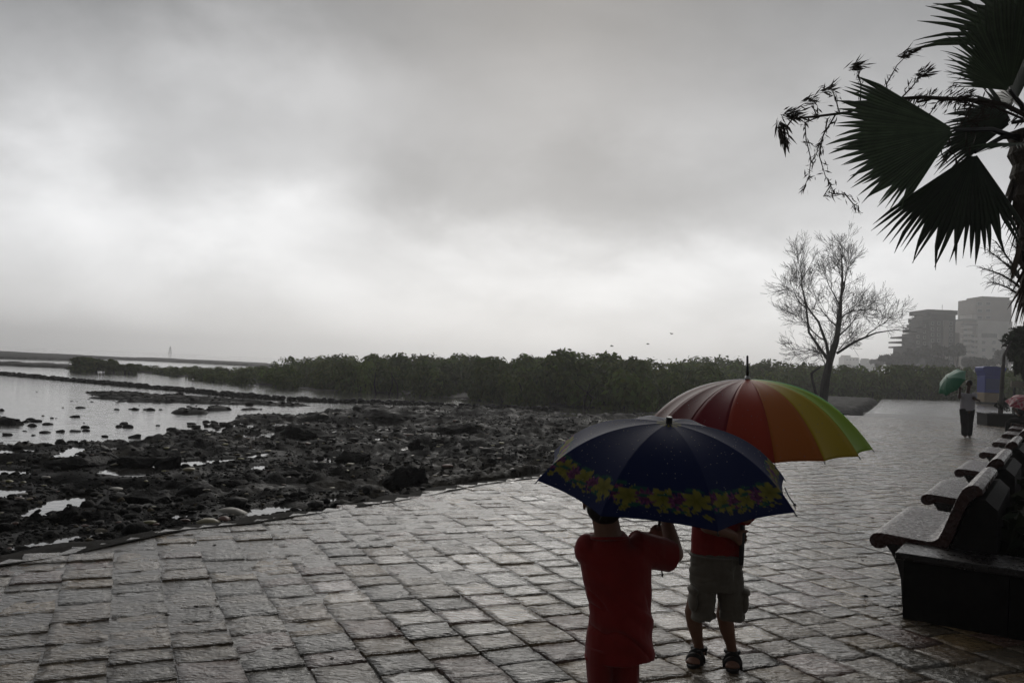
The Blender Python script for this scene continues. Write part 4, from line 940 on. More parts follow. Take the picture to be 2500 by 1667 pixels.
# ------------------------------------------------------------------ trees on the right
def leafy_tree(name, x, y, Y, hpx_top, wpx, label, seed, base=(.035, .045, .025), n=2600, leaf=.12, z0=0.0, flat=.9, low=-.5, cat='tree', group=None, lobes=14, droop=0., aspect=1.6, fullh=0):
    p = aty(x, y, Y); X = p[0]; top = aty(x, hpx_top, Y)[2]; rad = wpx / F * Y / 2; V, Fc, c = crown_arrays(seed, n, leaf / rad, lobes, flat, low, base=base, droop=droop, aspect=aspect)
    zmax = V[:, 2].max(); zmin = V[:, 2].min(); k = min(rad * 1.1, (top - z0) / (zmax - zmin) * .95) if fullh == 0 else (top - z0) / (zmax - zmin) * fullh
    W = V * (rad * 1.1, rad * 1.1, k); r = empty(name, (X, Y, z0)); tag(r, label, cat, group); off = top - z0 - zmax * k; W[:, 2] += off
    np_mesh('crown', W, Fc, M['bgleaf'], r, colr=c)
    t = MB(); t.tube([(0, 0, -.3), (.1 * rad, 0, (off) * .5), (0, .05, off)], [max(.06, rad * .07), rad * .05, rad * .03], 8)
    for q in range(4):
        an = q * 1.6; t.tube([(0, 0, off * .6), (math.cos(an) * rad * .4, math.sin(an) * rad * .4, off + .2 * rad)], [rad * .035, rad * .012], 6)
    t.build('trunk', M['bark'], r); return r
leafy_tree('broadleaf_tree', 2530, 960, 36, 792, 130, 'murky broad tree beyond the benches at the right margin', 51, n=4200, leaf=.15, fullh=.8)
bgspec = [(2165, 250, 862, 34), (2192, 255, 857, 40), (2228, 245, 848, 46), (2262, 250, 842, 44), (2300, 240, 833, 50), (2335, 250, 836, 40), (2368, 235, 866, 44), (2285, 230, 868, 50), (2410, 240, 872, 50), (2455, 245, 850, 54), (2140, 330, 874, 30)]
bglab = ['leftmost hazy tree below the dark terraced building', 'palm-like hazy tree under the terraced building', 'hazy tree before the left wing with open windows', 'hazy tree before the terraced building front', 'tallest hazy tree at the right foot of the terraced building', 'hazy tree in the gap between the two buildings', 'low hazy tree below the pale balconies', 'broad hazy shrubby tree under the tall one', 'hazy tree behind the tall kiosk', 'hazy tree before the pale building at the right', 'small faint tree left of the buildings by the far houses']
for i, (x, Y, top, wpx) in enumerate(bgspec):
    leafy_tree('distant_tree', x, 930, Y, top, wpx, bglab[i], 400 + i, n=900, leaf=.75, base=(.03, .036, .024), group='hazy trees in front of the buildings', lobes=9)
# casuarina with feathery boughs
cz = aty(2545, 950, 24); ca = empty('casuarina_tree', (cz[0], 24, 0)); tag(ca, 'wispy feathery tree rising behind the palm trunk', 'tree')
mb = MB(); mb.tube([(0, 0, -.2), (.1, 0, 2.5), (-.1, 0, 5.2)], [.2, .15, .06], 8)
mb.build('trunk', M['bark'], ca); fe = MB(); rc = np.random.default_rng(8)
for (ex, ey) in ((2412, 612), (2452, 640), (2430, 590), (2395, 655), (2470, 600), (2500, 560), (2560, 560), (2620, 600), (2420, 690), (2650, 660)):
    a = np.array([0, 0, rc.uniform(3.2, 4.6)]); b = aty(ex, ey, 24 + rc.uniform(-1, 1)) - np.array([cz[0], 24, 0]); P = [a + (b - a) * t + np.array([0, 0, .25 * math.sin(t * 3.1)]) for t in np.linspace(0, 1, 7)]
    fe.tube(P, list(np.linspace(.055, .012, 7)), 5, cap=False)
    for k in range(70):
        t = rc.uniform(.25, 1); q = a + (b - a) * t + np.array([0, 0, .25 * math.sin(t * 3.1)]); d = (b - a) / np.linalg.norm(b - a) + rc.normal(0, .6, 3) + np.array([0, 0, -.2]); d /= np.linalg.norm(d); l = rc.uniform(.15, .5); m = q + d * l * .6
        fe.tube([q, m, m + (d + np.array([0, 0, -.5])) * l * .4], [.007, .005, .004], 3, cap=False)
fe.build('boughs', M['bark'], ca)

# ------------------------------------------------------------------ buildings in the haze
BY = 300.0
def bpt(x, y): p = aty(x, y, BY); return p[0], p[2]
class Bld:
    def __init__(s, name, x, label):
        X, _ = bpt(x, 940); s.X = X; s.r = empty(name, (X, BY, 0)); tag(s.r, label, 'building')
    def blk(s, name, x0, y0, x1, y1, m, d0=0., d1=12., parent=None):
        """block from image rectangle, real depth d0..d1 behind the front plane"""
        xa, _ = bpt(x0, (y0 + y1) / 2); xb, _ = bpt(x1, (y0 + y1) / 2); _, zt = bpt((x0 + x1) / 2, y0); _, zb_ = bpt((x0 + x1) / 2, y1)
        o = MB().box(xa - s.X, xb - s.X, d0, d1, max(-.5, zb_), zt).build(name, m, parent or s.r); return o
    def win(s, x0, y0, x1, y1, parent, d=0.):
        f = s.blk('window', x0, y0, x1, y1, M['windowframe'], d - .12, d + .02, parent if False else s.r)
        p = s.blk('pane', x0 + .6, y0 + .6, x1 - .6, y1 - .6, M['window'], d - .15, d - .10, s.r); p.parent = f; return f
A_ = Bld('terraced_building', 2290, 'dark grey terraced apartment tower stepping up from left to right')
A_.blk('tower', 2269, 768, 2331, 945, M['greywall']); A_.blk('roof_slab', 2258.5, 757.5, 2331, 768, M['greywall'], -2, 12); A_.blk('roof_box', 2312, 756, 2330, 758, M['greywall'], 2, 8)
A_.blk('mast', 2314.3, 741, 2314.9, 757, M['darkmetal'], 4, 4.12)
A_.blk('upper_terrace', 2246, 776, 2269, 786, M['greywall'], -2, 9); A_.blk('upper_floor', 2252, 786, 2269, 945, M['greywall'], 1, 11)
A_.blk('terrace', 2239, 791, 2252, 798.5, M['greywall'], -2, 8); A_.blk('terrace', 2229, 803, 2252, 811, M['greywall'], -2, 8); A_.blk('terrace', 2232, 813, 2252, 945, M['greywall'], 0, 10)
A_.blk('planter_rail', 2247, 773, 2252, 776, M['greywall'], -1, 6); A_.blk('planter_rail', 2239, 789, 2242, 791, M['greywall'], -1, 6)
# left wing with open floors: slabs and columns, sky shows between
A_.blk('wing_roof', 2201, 821.5, 2232, 825, M['greywall'], -1, 9); A_.blk('wing_slab', 2196.5, 833.5, 2232, 837, M['greywall'], -1, 9); A_.blk('wing_slab', 2196.5, 845.5, 2232, 849, M['greywall'], -1, 9)
A_.blk('wing_wall', 2204, 849, 2232, 945, M['greywall'], 0, 8)
for x0, x1 in ((2204, 2206.5), (2209, 2218.5), (2226.2, 2228.4), (2235.2 - 3, 2232)): A_.blk('column', x0, 837, x1, 845.5, M['greywall'], 0, .8)
for x0, x1 in ((2204, 2213), (2217, 2232)): A_.blk('wing_panel', x0, 825, x1, 833.5, M['greywall'], 0, .8)
A_.blk('side_wing', 2331, 807.5, 2337, 945, M['greywall'], 2, 12); A_.blk('side_wing', 2337, 811.5, 2352, 945, M['brownwall'], 3, 12)
A_.blk('cornice', 2283, 778.5, 2331.6, 780.5, M['greywall'], -.5, .0)
A_.blk('stair_fin', 2301, 782, 2312, 945, M['brownwall'], -.9, 0)
for k in range(9):
    y = 785 + k * 14.2
    for x in (2273, 2288, 2318): A_.win(x, y, x + 7, y + 8, None)
    if k: A_.blk('floor_band', 2269, y - 3.2, 2300, y - 1.6, M['greywall'], -.7, 0)
for k in range(6): A_.win(2257, 792 + k * 14.2, 2263, 799 + k * 14.2, None, 1.0); A_.win(2238, 818 + k * 14.2, 2244, 825 + k * 14.2, None, 0.0)
BY = 400.0
B_ = Bld('pale_building', 2420, 'pale apartment block with stacked balconies and a taller tower behind')
B_.blk('tower', 2391, 729, 2480, 945, M['brownwall'], 4, 20); B_.blk('tower_top', 2412, 722.5, 2480, 729, M['brownwall'], 5, 19)
B_.blk('tower_step', 2379, 766, 2391, 945, M['palewall'], 3, 14); B_.blk('step_roof', 2377.5, 763.5, 2394, 766.5, M['brownwall'], 2, 14)
B_.blk('balcony_block', 2353, 783, 2386, 945, M['brownwall'], 1.5, 14); B_.blk('attic', 2358, 778.5, 2400, 783, M['greywall'], 1.2, 14); B_.blk('roof_slab', 2351, 791, 2386, 793.5, M['greywall'], -.6, 2)
B_.blk('front_wall', 2386, 783, 2470, 945, M['palewall'], 0, 14); B_.blk('dark_band', 2396, 814, 2434, 824, M['greywall'], -.15, 0); B_.blk('white_panel', 2388, 803, 2398, 814, M['whitewall'], -.2, 0)
for k in range(9):
    y = 795 + k * 13.4
    B_.blk('balcony_slab', 2349.5, y + 5.4, 2371, y + 6.8, M['palewall'], -1.2, 1.5); B_.blk('parapet', 2349.5, y, 2371, y + 5.4, M['palewall'] if k % 2 else M['whitewall'], -1.2, -1.0)
    if k > 1: B_.blk('parapet', 2372, y + 2, 2386, y + 9, M['whitewall'], -1.0, -.8)
    B_.win(2355, y - 6, 2366, y - .5, None, 1.5)
    if k > 1: B_.win(2374, y - 4.5, 2383, y + 1.5, None, 1.5)
for k in range(7):
    for x in (2397, 2422, 2445): B_.win(x, 832 + k * 18 - (0 if x < 2420 else 1), x + 8.5, 840.5 + k * 18, None)
for y in (736, 753, 770):
    for x in (2397, 2418): B_.win(x, y, x + 12, y + 8, None, 4.0)
BY = 700.0
C_ = Bld('far_house', 2078, 'tiny pale flat-roofed block in the haze behind the bare tree'); C_.blk('wall', 2060, 872, 2097, 950, M['palewall']); C_.blk('upper_floor', 2064, 867, 2079, 872, M['palewall'], 2, 10)
for k in range(4): C_.win(2066 + k * 8, 876, 2070 + k * 8, 880, None)
D__ = Bld('far_house', 2130, 'faint low grey block between the bare tree and the buildings'); D__.blk('wall', 2113, 879, 2148, 950, M['greywall']); D__.blk('upper_floor', 2114, 875, 2124, 879, M['greywall'], 2, 10)
for k in range(3): D__.win(2117 + k * 9, 881.5, 2121 + k * 9, 885, None)

# ------------------------------------------------------------------ kiosk, planter box, sign, beacon, birds
KY = 77.0; kx = aty(2416, 960, KY)[0]; kk = KY / F
kr = empty('kiosk', (kx, KY, -.02)); tag(kr, 'tall narrow blue kiosk with a flared top and cream base', 'kiosk')
def kz(y): return 1.5 + (horizon(2416) - y) * kk
wb = .86
MB().box(-wb - .5, wb + .1, -.9, .9, 0, kz(981)).build('plinth', M['wallstone'], kr)
MB().box(-wb - .03, wb, -.72, .72, kz(981), kz(958)).build('base_panel', M['creampaint'], kr, bevel=.03)
MB().box(-wb + .03, wb - .02, -.66, .66, kz(958), kz(918)).build('body', M['bluepaint'], kr, bevel=.03)
pr = [(-wb + .03, kz(918)), (-wb - .02, kz(913)), (-wb - .17, kz(905)), (-wb - .20, kz(898)), (-wb - .12, kz(895.5)), (-.3, kz(893.8)), (.3, kz(893.8)), (wb + .25, kz(896.5)), (wb + .27, kz(899)), (wb + .12, kz(906)), (wb, kz(914)), (wb - .02, kz(918))]
MB().prism([(x, 0, z) for x, z in pr], (0, -.72, 0), (0, .72, 0)).build('hood', M['bluepaint'], kr, bevel=.03)
MB().box(-wb + .12, wb - .12, -.69, -.655, kz(950), kz(924)).build('shutter', plain('blue_shutter', (.018, .04, .19), rough=.4), kr, bevel=.01)
pb = empty('planter_box', (20.0, 33.2, 0), -R_(12)); tag(pb, 'dark square planter box standing beyond the far benches', 'planter')
for q, (x0, x1, y0, y1) in enumerate(((-.95, .95, -.6, -.48), (-.95, .95, .48, .6), (-.95, -.83, -.478, .478), (.83, .95, -.478, .478))): MB().box(x0, x1, y0, y1, 0, .46).build('side', M['wallstone'], pb)
for q, (x0, x1, y0, y1) in enumerate(((-1, 1, -.64, -.44), (-1, 1, .44, .64), (-1, -.78, -.438, .438), (.78, 1, -.438, .438))): MB().box(x0, x1, y0, y1, .462, .50).build('rim', M['dgranite'], pb)
MB().box(-.82, .82, -.47, .47, .1, .42).build('soil', M['soil'], pb)
yt = empty('young_tree', (19.75, 33.3, .42)); tag(yt, 'slender grey-trunked tree growing in the dark planter box', 'tree')
t = MB(); t.tube([(0, 0, -.1), (.02, 0, .8), (.05, 0, 1.6), (.12, .05, 2.4), (.5, .15, 3.1)], [.10, .085, .08, .06, .03], 8); t.build('trunk', plain('grey_bark', (.10, .093, .087), rough=.8, var=.3, vscale=6), yt)
V, Fc, c = crown_arrays(91, 1500, .13, 10, .8, -.4, base=(.03, .038, .022)); np_mesh('crown', V[:2400] * (1.0, .9, .9) + (1.15, .2, 3.0), Fc[:600], M['bgleaf'], yt, colr=c[:2400])
V, Fc, c = crown_arrays(92, 700, .12, 8, .9, -.5, base=(.014, .016, .012)); np_mesh('ground_shrub', V * (.6, .4, .45) + (.25, 0, .35), Fc, M['bgleaf'], yt, colr=c)
sp = aty(2502, 937, 36); sg = empty('signboard', (sp[0], 36, 0)); tag(sg, 'pale blank board on posts at the right margin', 'sign')
sb, stp = aty(2468, 945, 36), aty(2468, 930, 36)
MB().box(sb[0] - sp[0], 1.0, -.03, .03, sb[2], stp[2]).build('board', M['sign'], sg, bevel=.01)
for x in (-.45, .8): MB().box(x, x + .08, .032, .11, -.02, sb[2] + .1).build('post', M['darkmetal'], sg)
bz = onz(415, 861.7, ZW); bz = aty(415, 861, 700); bc = empty('sea_beacon', (bz[0], 700, ZW)); tag(bc, 'thin beacon tower standing far out on the grey sea', 'beacon')
t = MB()
for x, y in ((-1.1, -1.1), (1.1, -1.1), (1.1, 1.1), (-1.1, 1.1)): t.tube([(x, y, -.5), (x * .4, y * .4, 5.5)], .16, 5)
for z in (1.5, 3, 4.5): s_ = 1.1 - .66 * z / 5.5; t.box(-s_, s_, -.12 - s_, .0 - s_, z, z + .2); t.box(-s_, s_, s_, s_ + .12, z, z + .2)
t.build('lattice_tower', M['darkmetal'], bc); MB().box(-.8, .8, -.8, .8, 5.5, 5.8).tube([(0, 0, 5.8), (0, 0, 7.0)], .45, 10).build('lamp_house', M['darkmetal'], bc)
MB().tube([(0, 0, 7.0), (0, 0, 8.2)], .08, 5).build('mast', M['darkmetal'], bc)
for i, (x, y, Y, lb) in enumerate(((1640, 815, 70, 'small dark bird gliding above the mangrove wood, the rightmost of three'), (1494, 845, 66, 'small dark bird low over the middle of the wood'), (1582, 840, 74, 'small dark bird flying just over the wood top'))):
    p = aty(x, y, Y); s = .22; b = MB(); b.capsule([(-.12, 0, 0), (0, 0, 0), (.12, 0, .01)], [.02, .035, .02], 8)
    bo = b.build('bird', M['hair']); bo.location = p; bo.rotation_euler = (0, 0, rng.uniform(-1, 1)); tag(bo, lb, 'bird', 'birds over the wood')
    for sd_ in (-1, 1): MB().add([(.05, 0, .01), (-.06, 0, .01), (-.10, sd_ * .2, .07), (.03, sd_ * .2, .08), (-.12, sd_ * .38, .03)], [(0, 1, 2, 3), (3, 2, 4)]).build('wing', M['hair'], bo)
#@@PART3
# ------------------------------------------------------------------ umbrellas
def umb_axes(ax):
    a = np.asarray(ax, float); a /= np.linalg.norm(a); e1 = np.cross([0, 1, 0], a); e1 /= np.linalg.norm(e1); return a, e1, np.cross(a, e1)
def umbrella(name, label, C, ax, phi, n, R, Hh, panel_mat, shaft_end, shaft_dir=None, tip=.03, tip_r=.011, ns=26, ntt=14, power=2.0, scallop=.055, paint=None, mats=None, rib_r=.0022, tipcap=None, group=None, panel_labels=None, grip_len=.1, shaft_r=.0055, grip=None, drops=0):
    """C rim centre, ax axis, phi angle of rib 0, n ribs, R radius, Hh height of the crown; everything in world units"""
    C = np.asarray(C, float); a, e1, e2 = umb_axes(ax); apex = C + a * Hh
    root = empty(name, tuple(C)); tag(root, label, 'umbrella', group)
    def rib_pt(k, s):
        an = phi + 2 * math.pi * k / n; rr = R * (math.sin(s * 1.32) / math.sin(1.32)) if power == 0 else R * s
        zz = Hh * (1 - (rr / R) ** 2 * .62 - (rr / R) ** 4 * .38) if power == 0 else Hh * (1 - s ** power)
        return (e1 * math.cos(an) + e2 * math.sin(an)) * rr + a * zz
    for k in range(n):
        V = []; cols = []
        for i in range(ns + 1):
            s = i / ns; A0, A1 = rib_pt(k, s), rib_pt(k + 1, s)
            for j in range(ntt + 1):
                t = j / ntt; b = 4 * t * (1 - t); p = A0 * (1 - t) + A1 * t
                ax_c = a * (p @ a); rv = p - ax_c
                p = ax_c + rv * (1 - scallop * b * s ** 3) - a * (.012 * b * s * (1 - s) * 2)      # stretched cloth: scalloped hem, slight hollow
                V.append(p)
                if paint is not None: cols.append(paint(k, s, t))
        ids = np.arange((ns + 1) * (ntt + 1)).reshape(ns + 1, ntt + 1); Fc = np.stack([ids[:-1, :-1], ids[1:, :-1], ids[1:, 1:], ids[:-1, 1:]], -1).reshape(-1, 4)
        Fc = Fc[1:] if False else Fc
        o = np_mesh('canopy_panel', np.array(V), Fc, mats[k] if mats else panel_mat, root, colr=np.array(cols) if paint is not None else None, smooth=True)
        md = o.modifiers.new('cloth', 'SOLIDIFY'); md.thickness = .0012; md.offset = 0
        if panel_labels: o['label'] = panel_labels[k]
        P = [rib_pt(k, s) - a * .004 for s in np.linspace(.02, 1.0, 12)]; dlast = P[-1] - P[-2]; dlast /= np.linalg.norm(dlast); P.append(P[-1] + dlast * .012)
        MB().tube(P, rib_r, 5).build('rib', M['darkmetal'], root, smooth=True)
        mid = rib_pt(k, .52) - a * .006; MB().tube([a * (Hh * .25), mid], rib_r * .8, 5).build('stretcher', M['darkmetal'], root)
    sd_ = -a if shaft_dir is None else np.asarray(shaft_dir, float)
    end = np.asarray(shaft_end, float) - C
    MB().tube([a * (Hh - .005), a * (Hh * .6), end], shaft_r, 10).build('shaft', M['darkmetal'], root, smooth=True)
    MB().tube([a * (Hh * .25 - .02), a * (Hh * .25 + .02)], shaft_r * 2.2, 10).build('runner', M['blackplastic'], root)
    if tipcap == 'spike':
        MB().tube([a * (Hh - .003), a * (Hh + .012), a * (Hh + .018)], [.016, .013, .008], 12).build('top_notch', M['silver'], root, smooth=True)
        MB().tube([a * (Hh + .014), a * (Hh + .05), a * (Hh + tip), a * (Hh + tip + .004)], [tip_r * .8, tip_r * .72, tip_r * .55, tip_r * .2], 10).build('ferrule', M['blackplastic'], root, smooth=True)
    else:
        MB().tube([a * (Hh - .004), a * (Hh + .003), a * (Hh + tip), a * (Hh + tip + .003)], [tip_r * 1.15, tip_r, tip_r, tip_r * .8], 14).build('top_cap', M['blackplastic'], root)
    if drops:                                                                     # rain beads on the cloth
        rd = random.Random(int(1000 * R)); dm = MB()
        for _ in range(drops):
            k, s, t = rd.randrange(n), rd.uniform(.05, .95) ** .7, rd.uniform(.08, .92); p = rib_pt(k, s) * (1 - t) + rib_pt(k + 1, s) * t; ac = a * (p @ a); p = ac + (p - ac) * (1 - scallop * 4 * t * (1 - t) * s ** 3) - a * (.012 * 4 * t * (1 - t) * s * (1 - s) * 2); r_ = rd.uniform(.0009, .0024); dm.ball(p + a * .0006, (r_, r_, r_ * .6), 6, 4)
        dm.build('rain_beads', M['bead'], root, smooth=True)['kind'] = 'stuff'
    d = end - a * (Hh * .6); d /= np.linalg.norm(d)
    g0 = end - d * grip_len; MB().capsule([g0, (g0 + end) / 2, end], [.011, .0125, .012], 12).build('grip', grip or M['blackplastic'], root, smooth=True)
    return root, a
# blue folding umbrella with a printed garland
C1 = np.array([.605, 3.183, 1.097]); AX1 = (.009, -.208, 1.0); PHI1 = -2.173
def star(u, v, r, petals, ph, depth=.46):
    d = math.hypot(u, v); an = math.atan2(v, u) + ph
    return d < r * (1 - depth + depth * abs(math.cos(an * petals / 2)) ** .9 + .05 * math.sin(an * 13 + ph * 9)), d / r, an
YEL = (.23, .205, .04); MAG = (.17, .045, .13); NAV = (.012, .020, .080); GRN = (.02, .085, .06)
def flowers_for(k):
    r = random.Random(90 + k); fl = []
    for i, t in enumerate((.05, .22, .39, .56, .73, .90)):
        fl.append((t - .04, .765 + r.uniform(-.02, .02), .047 if i % 2 else .040, 6 if i % 2 else 11, i % 2 == 1, r.uniform(0, 6)))
    for i in range(20): fl.append((r.uniform(.03, .97), .865 + r.uniform(-.05, .025), r.uniform(.006, .014), 5, True, r.uniform(0, 6)))
    return fl
FL = [flowers_for(k) for k in range(8)]
def paint_blue(k, s, t):
    R = .498; rr = R * s; halfw = 2 * math.pi * R / 8; c = np.array(NAV)
    if s < .075: return np.array(YEL) * .8 if (math.cos((t - .5) * 12) > -.2 and s > .02) else c
    for (ft, fs, fr, pet, yel, ph) in FL[k]:
        u = (t - ft) * halfw * s; v = (s - fs) * .56
        if fr > .03:
            for q in range(3):                                                    # curled green leaves
                lx, ly = u - .05 * math.cos(ph + q * 2.1), v - .045 * math.sin(ph + q * 2.1) 
                if (lx / .028) ** 2 + ((ly - 6 * lx * lx) / .007) ** 2 < 1: c = np.array(GRN)
        ins, q, an = star(u, v, fr, pet, ph)
        if ins:
            if yel: c = (np.array(YEL) * (.62 + .45 * q) * (.8 + .25 * abs(math.cos(an * pet / 2)))) if q > .18 else np.array((.13, .12, .015))
            else: c = np.array(MAG) * (.45 + .9 * abs(math.sin(an * 6)) * q + .25 * math.sin(q * 14))
    return c
blue, _ = umbrella('blue_umbrella', 'navy blue umbrella with a garland of yellow and purple flowers held by the front boy', C1, AX1, PHI1, 8, .498, .222, M['navy'], (.6015, 3.268, .775), tip=.022, tip_r=.0125, ns=76, ntt=80, power=0, scallop=.05, paint=paint_blue, grip_len=.13, grip=M['woodgrip'], drops=420)
# a rib that has slipped out of its pocket at the right
a_, e1_, e2_ = umb_axes(AX1); p0 = aty(1916, 1190, 3.36) - C1; p1 = aty(1926, 1212, 3.33) - C1; p2 = aty(1940, 1232, 3.31) - C1; p3 = aty(1942, 1243, 3.31) - C1
MB().tube([p0, p1, p2, p3], [.0025, .0025, .003, .002], 6).ball(p2, .0065, 8, 6).build('rib', M['darkmetal'], blue)['label'] = 'bent rib end with a black bead sticking out of the hem'
MB().tube([np.array([.6015, 3.268, .775]) - C1, aty(1613, 1380, 3.25) - C1, aty(1617, 1402, 3.25) - C1], [.0025, .0025, .003], 6).ball(aty(1617, 1403, 3.25) - C1, (.0045, .0045, .008), 8, 6).build('strap', M['blackplastic'], blue)
# rainbow umbrella, sixteen panels
C2 = np.array([1.19, 4.107, 1.176]); AX2 = (-.059, -.059, 1.0); PHI2 = -1.656
RB = {15: ('red', (.46, .055, .025)), 0: ('orange red', (.56, .17, .03)), 1: ('yellow ochre', (.58, .42, .03)), 2: ('yellow green', (.36, .55, .03)), 3: ('green', (.08, .45, .05)), 4: ('dark green', (.02, .2, .06)), 5: ('teal', (.01, .17, .16)), 6: ('light blue', (.02, .14, .35)),
      7: ('blue', (.015, .05, .32)), 8: ('deep blue', (.015, .025, .22)), 9: ('indigo', (.04, .02, .2)), 10: ('violet', (.10, .02, .2)), 11: ('grey purple', (.09, .07, .075)), 12: ('brown maroon', (.15, .045, .035)), 13: ('dark maroon', (.17, .018, .022)), 14: ('maroon', (.24, .018, .028))}
RB[12], RB[13], RB[11] = ('dull maroon', (.16, .035, .032)), ('dark maroon', (.17, .02, .024)), ('grey brown', (.13, .09, .08))
rmats = [mat('nylon_' + RB[k][0].replace(' ', '_'), RB[k][1], rough=.46, spec=.3, transl=.36, bump=.2, bscale=80, bdist=.003) for k in range(16)]
hand2 = aty(1812, 1312, 4.03); hd = hand2 - (C2 + np.array(AX2) / np.linalg.norm(AX2) * .2); hd /= np.linalg.norm(hd)
end2 = hand2 + hd * .12
rain, _ = umbrella('rainbow_umbrella', 'large rainbow umbrella with sixteen coloured panels held by the boy facing the camera', C2, AX2, PHI2, 16, .569, .315, None, end2, tip=.115, tip_r=.0095, ns=22, ntt=8, power=0, scallop=.05, mats=rmats, tipcap='spike', panel_labels=[RB[k][0] + ' panel' for k in range(16)], grip_len=.2, drops=380)

# ------------------------------------------------------------------ people
def unit(v): v = np.asarray(v, float); return v / (np.linalg.norm(v) + 1e-12)
def grip_hand(mb, c, axis, palm, rs, k=1.0, start=-.25, turn=3.7, sgn=1):
    """palm and five curled fingers round a shaft at c; palm = direction from the shaft to the palm"""
    axis = unit(axis); palm = unit(np.asarray(palm) - axis * (np.asarray(palm) @ axis)); q = np.cross(axis, palm) * sgn; c = np.asarray(c, float)
    mb.capsule([c + palm * (rs + .012 * k) - axis * .026 * k + q * -.006, c + palm * (rs + .013 * k) + axis * .022 * k + q * -.006], .0155 * k, 12)
    mb.capsule([c + palm * (rs + .014 * k) - axis * .01 * k, c + palm * (rs + .045 * k) - axis * .004 * k], [.019 * k, .0165 * k], 12)
    for j, ln in enumerate((.86, .98, 1.0, .9)):
        o = axis * (1.5 - j) * .0152 * k; P = []; R_f = rs + .0068 * k
        for a in np.linspace(start, turn * ln, 8): P.append(c + o + (palm * math.cos(a) + q * math.sin(a)) * (R_f + .004 * k * math.sin(a * 2) ** 2))
        mb.capsule(P, list(np.linspace(.0078, .0060, 8) * k), 8)
    P = [c + palm * (rs + .016 * k) + axis * .024 * k, c + palm * (rs + .004 * k) - q * (rs + .010 * k) + axis * .034 * k, c - palm * .008 * k - q * (rs + .009 * k) + axis * .036 * k, c - palm * (rs + .012 * k) - q * .008 * k + axis * .034 * k]
    mb.capsule(P, [.0095 * k, .0088 * k, .0078 * k, .0066 * k], 8)
def head(mb, c, f, r, k=1.0, tilt=0.0):
    """head centred at c, facing f (horizontal), r = right; k = height / 0.2 m"""
    c = np.asarray(c, float); f = unit(f); r = unit(r); u = np.array([0, 0, 1.])
    def P(x, y, z): return c + r * x * k + f * y * k + u * z * k
    def ell(p, rx, ry, rz_):
        b = MB().ball((0, 0, 0), 1, 16, 11); V = [np.asarray(v) for v in b.V]; mb.add([p + r * v[0] * rx * k + f * v[1] * ry * k + u * v[2] * rz_ * k for v in V], b.F)
    ell(P(0, -.008, .018), .074, .088, .080); ell(P(0, .022, -.038), .055, .058, .058); ell(P(0, .055, -.078), .024, .018, .018)
    ell(P(0, .080, -.012), .011, .018, .024); ell(P(0, .092, -.028), .014, .012, .010)
    for s in (-1, 1):
        ell(P(s * .074, -.008, -.012), .008, .02, .030); ell(P(s * .032, .066, -.036), .022, .016, .02); ell(P(s * .030, .072, .022), .024, .010, .008)
    ell(P(0, .078, -.050), .024, .009, .006); ell(P(0, .077, -.060), .020, .009, .006)
def face_bits(parent, c, f, r, k, skinm):
    c = np.asarray(c, float); f = unit(f); r = unit(r); u = np.array([0, 0, 1.])
    for s in (-1, 1):
        p = c + r * s * .030 * k + f * .077 * k + u * .004 * k; MB().ball(p, (.0085 * k,) * 3, 10, 7).build('eye', plain('eye_white', (.6, .58, .55), rough=.2), parent, smooth=True)
        e = bpy.data.objects[-1] if False else None
    
# ---- boy in front, seen from behind
Y1 = 3.05; k1_ = Y1 / F
def P1(x, y, dy=0.0): return aty(x, y, Y1 + dy)
x1 = P1(1492, 1450)[0]
boy1 = empty('person', (x1, Y1, 0)); tag(boy1, 'boy in red shirt and red trousers seen from behind under the blue umbrella', 'person')
o1 = np.array([x1, Y1, 0])
def q1(p): return np.asarray(p, float) - o1
a1 = R_(8); f1 = np.array([math.sin(a1), math.cos(a1), 0]); r1_ = np.array([math.cos(a1), -math.sin(a1), 0])
def b1(x, y, z): return r1_ * x + f1 * y + np.array([0, 0, z])
sA = (np.array([.6015, 3.268, .775]) - (C1 + np.array([.002, -.0416, .2])))
def on_shaft1(z):
    top = C1 + unit(AX1) * .13; bot = np.array([.6015, 3.268, .775]); t = (top[2] - z) / (top[2] - bot[2]); return top + (bot - top) * t
sh_dir1 = unit(on_shaft1(1.0) - on_shaft1(.85))
hR, hL = on_shaft1(1.005), on_shaft1(.872)
elR = aty(1648, 1352, 3.13); elL = np.array([.385, 3.235, .765])
shR = P1(1566, 1330, .01); shL = P1(1436, 1330, .01)
hc1 = aty(1477, 1220, 3.06)
mb = MB()
head(mb, q1(hc1), f1, r1_, 1.0)
mb.capsule([q1(hc1) + b1(0, -.02, -.05), q1(aty(1484, 1300, 3.05)), q1(aty(1487, 1330, 3.05))], [.048, .050, .060], 14)
mb.capsule([q1(P1(1490, 1345)), q1(P1(1500, 1440)), q1(P1(1505, 1530)), q1(P1(1505, 1570))], [.078, .078, .075, .075], 16, [(1.15, .75)] * 4)
lx1 = {s: q1(P1(1465 if s < 0 else 1528, 1640)) for s in (-1, 1)}
b1_ = b1
for sx in (-1, 1):
    def b1(x, y, z, c=lx1[sx], s=sx): return b1_(x - s * .062, y, z) + np.array([c[0], c[1], 0])
    mb.capsule([b1(sx * .062, 0, .48), b1(sx * .062, .008, .28), b1(sx * .062, -.005, .055)], [.045, .040, .028], 12)
    mb.capsule([b1(sx * .062, -.02, .035), b1(sx * .066, .06, .028), b1(sx * .068, .115, .022)], [.030, .028, .020], 10, [(1, .8), (1.15, .75), (1.3, .7)])
    for q in range(5): mb.capsule([b1(sx * (.068 + (q - 2) * .013), .115, .018), b1(sx * (.070 + (q - 2) * .014), .142 - .005 * q, .014)], [.008, .007], 8)
b1 = b1_
wR = hR + unit(elR - hR) * .055; wL = hL + unit(elL - hL) * .055
